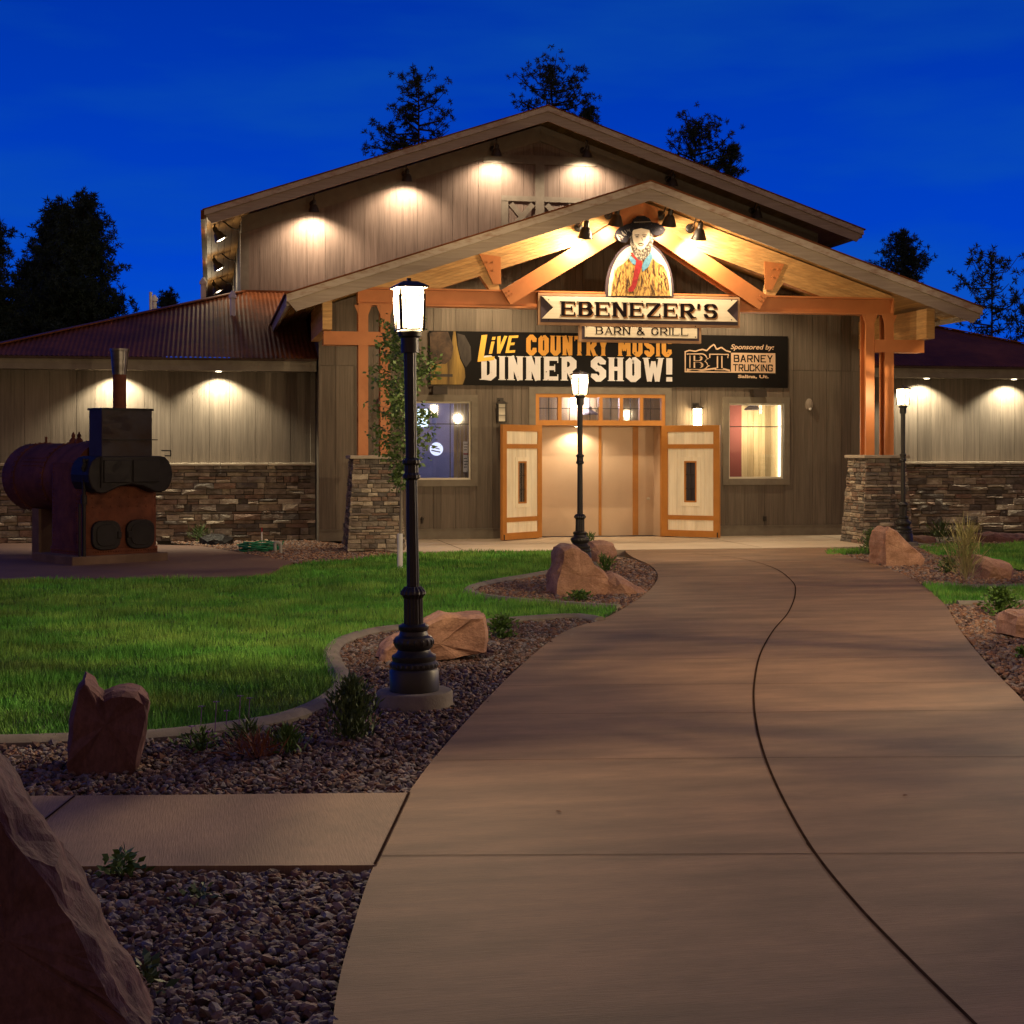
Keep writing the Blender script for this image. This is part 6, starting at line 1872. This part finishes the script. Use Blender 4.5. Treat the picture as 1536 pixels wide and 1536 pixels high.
def shrub(px, py, w, h, seed, label, mat=m_shrub, leaf=(.045, .012), n=500, spiky=.6, name="shrub", cat="shrub", group=None):
    b = G(px, py); r = random.Random(seed)
    root_loc = Vector((b.x, b.y, -.02))
    V, F = [], []
    for k in range(n):
        a, rr = r.uniform(0, 6.283), abs(r.gauss(0, .5))
        zz = r.random() ** .8
        env = math.sin(math.pi * (.18 + .72 * zz)) ** .7
        p = Vector((math.cos(a) * w / 2 * env * min(1, rr), math.sin(a) * w / 2 * env * min(1, rr), h * zz * r.uniform(.75, 1)))
        d = Vector((math.cos(a) * (1 - spiky) + r.gauss(0, .35), math.sin(a) * (1 - spiky) + r.gauss(0, .35), spiky + r.gauss(0, .3))).normalized()
        s = d.orthogonal().normalized(); s = Matrix.Rotation(r.uniform(0, 6.28), 3, d) @ s
        L, W_ = leaf[0] * r.uniform(.6, 1.3), leaf[1]
        i0 = len(V)
        V += [p, p + d * L * .45 + s * W_, p + d * L, p + d * L * .45 - s * W_]; F.append((i0, i0 + 1, i0 + 2, i0 + 3))
    for k in range(max(6, n // 45)):
        a = r.uniform(0, 6.283); rr = w / 2 * r.uniform(.1, .9); q = Vector((math.cos(a) * rr, math.sin(a) * rr, h * r.uniform(.5, .95)))
        s = Vector((-math.sin(a), math.cos(a), 0)) * .004
        i0 = len(V); V += [Vector((0, 0, 0)) - s, Vector((0, 0, 0)) + s, q + s * .4, q - s * .4]; F.append((i0, i0 + 1, i0 + 2, i0 + 3))
    o = np_mesh(name, np.array([p[:] for p in V]), np.array(F), mat)
    o.location = root_loc
    tag(o, label, cat, group)
    return o
shrub(528, 1104, .33, .36, 1, "dark green upright shrub on gravel at the lawn kerb left of the near lamp post", m_shrub, (.055, .007), 1500, .75)
shrub(752, 955, .30, .22, 2, "leafy green plant behind the long sandstone block", m_shrub_lt, (.05, .013), 420, .4)
shrub(862, 876, .45, .22, 3, "low dark plant left of the pointed red boulder", m_shrub, (.06, .012), 300, .5)
shrub(868, 899, .35, .12, 4, "small green plant at the foot of the pointed red boulder", m_shrub_lt, (.05, .012), 220, .4)
shrub(908, 856, .30, .22, 5, "green tuft between the pointed boulder and the squarish boulder", m_shrub_lt, (.09, .01), 200, .7)
shrub(884, 832, .40, .36, 15, "wispy green plant behind the small squarish boulder", m_shrub_lt, (.09, .01), 160, .7)
shrub(1310, 832, .50, .42, 6, "dark green bush left of the tall pointed boulder", m_shrub, (.09, .010), 700, .7)
shrub(1422, 858, .34, .22, 7, "small dark green plant left of the straw grass tuft", m_shrub, (.06, .012), 260, .5)
shrub(1502, 920, .40, .30, 8, "bright leafy green bush above the rusty boulder at the right edge", m_shrub_lt, (.055, .016), 620, .35)
shrub(1534, 985, .12, .10, 9, "tiny bright green plant in the gravel at the photo's right edge", m_shrub_lt, (.05, .014), 60, .4)
shrub(1410, 812, .50, .30, 10, "spiky green plant at the foot of the right stone wall", m_shrub, (.26, .010), 120, .7, name="yucca_plant", cat="plant")
shrub(1448, 870, .42, .62, 11, "tall straw coloured grass tuft in the right gravel bed", m_straw, (.34, .005), 420, .92, name="grass_tuft", cat="grass tuft")
shrub(185, 1308, .19, .10, 12, "small green weed at the side path's edge beside the huge boulder", m_shrub_lt, (.045, .013), 90, .3, name="weed", cat="weed")
shrub(214, 1480, .16, .11, 13, "small dark green weed in the near gravel beside the huge boulder", m_shrub, (.045, .013), 80, .3, name="weed", cat="weed")
shrub(300, 1342, .26, .05, 14, "low trailing weed in the near gravel below the side path", m_shrub, (.04, .010), 50, .2, name="weed", cat="weed")
shrub(300, 1122, .30, .12, 16, "low green plant with small purple flowers beside the notched boulder", m_shrub_lt, (.045, .008), 200, .5, name="flowering_plant", cat="plant")
shrub(430, 1126, .24, .15, 17, "feathery green plant between the flowering plant and the upright shrub", m_shrub_lt, (.06, .007), 260, .7, name="feathery_plant", cat="plant")
shrub(385, 1132, .40, .09, 18, "dry reddish stemmed plant in front of the lawn kerb", m_redstem, (.11, .004), 150, .6, name="dry_plant", cat="plant")
shrub(370, 1110, .30, .12, 19, "thin wispy plant against the lawn kerb", m_shrub, (.07, .006), 150, .6, name="wispy_plant", cat="plant")
shrub(300, 814, .6, .24, 20, "dark grassy plant beside the black stone by the left wall", m_shrub, (.2, .008), 140, .7, name="grass_tuft", cat="grass tuft")
m = MB(); r = random.Random(5)
for px, py, z in ((300, 1112, .20), (322, 1110, .22), (338, 1108, .16), (358, 1100, .22), (372, 1098, .20), (285, 1122, .12), (310, 1125, .10)):
    c = G(px, py)
    m.tube([(c.x, c.y, 0), (c.x + .01, c.y, z)], .0025, 5)
    for k in range(5):
        a = k * 1.2566
        m.add([(c.x + .01, c.y, z), (c.x + .01 + .018 * math.cos(a - .4), c.y + .018 * math.sin(a - .4), z + .008), (c.x + .01 + .024 * math.cos(a), c.y + .024 * math.sin(a), z + .004), (c.x + .01 + .018 * math.cos(a + .4), c.y + .018 * math.sin(a + .4), z + .008)], [(0, 1, 2, 3)])
tag(m.build("flower_stems", m_flower), "cluster of small purple flowers on thin stems by the notched boulder", "flowers", kind="stuff")
# a couple of dry leaves on the path
for i, (px, py) in enumerate(((1358, 1195), (838, 1219))):
    c = G(px, py); m = MB(); a = .4 + i * 2
    d = Vector((math.cos(a), math.sin(a), 0)); s = Vector((-d.y, d.x, 0))
    m.add([c - d * .02 + Vector((0, 0, .005)), c + s * .010 + Vector((0, 0, .012)), c + d * .02 + Vector((0, 0, .006)), c - s * .010 + Vector((0, 0, .010))], [(0, 1, 2, 3)])
    tag(m.build("dry_leaf", m_redstem), ("dry leaf on the path right of the winding joint", "dry leaf on the path left of the winding joint")[i], "leaf", "dry leaves on the path")
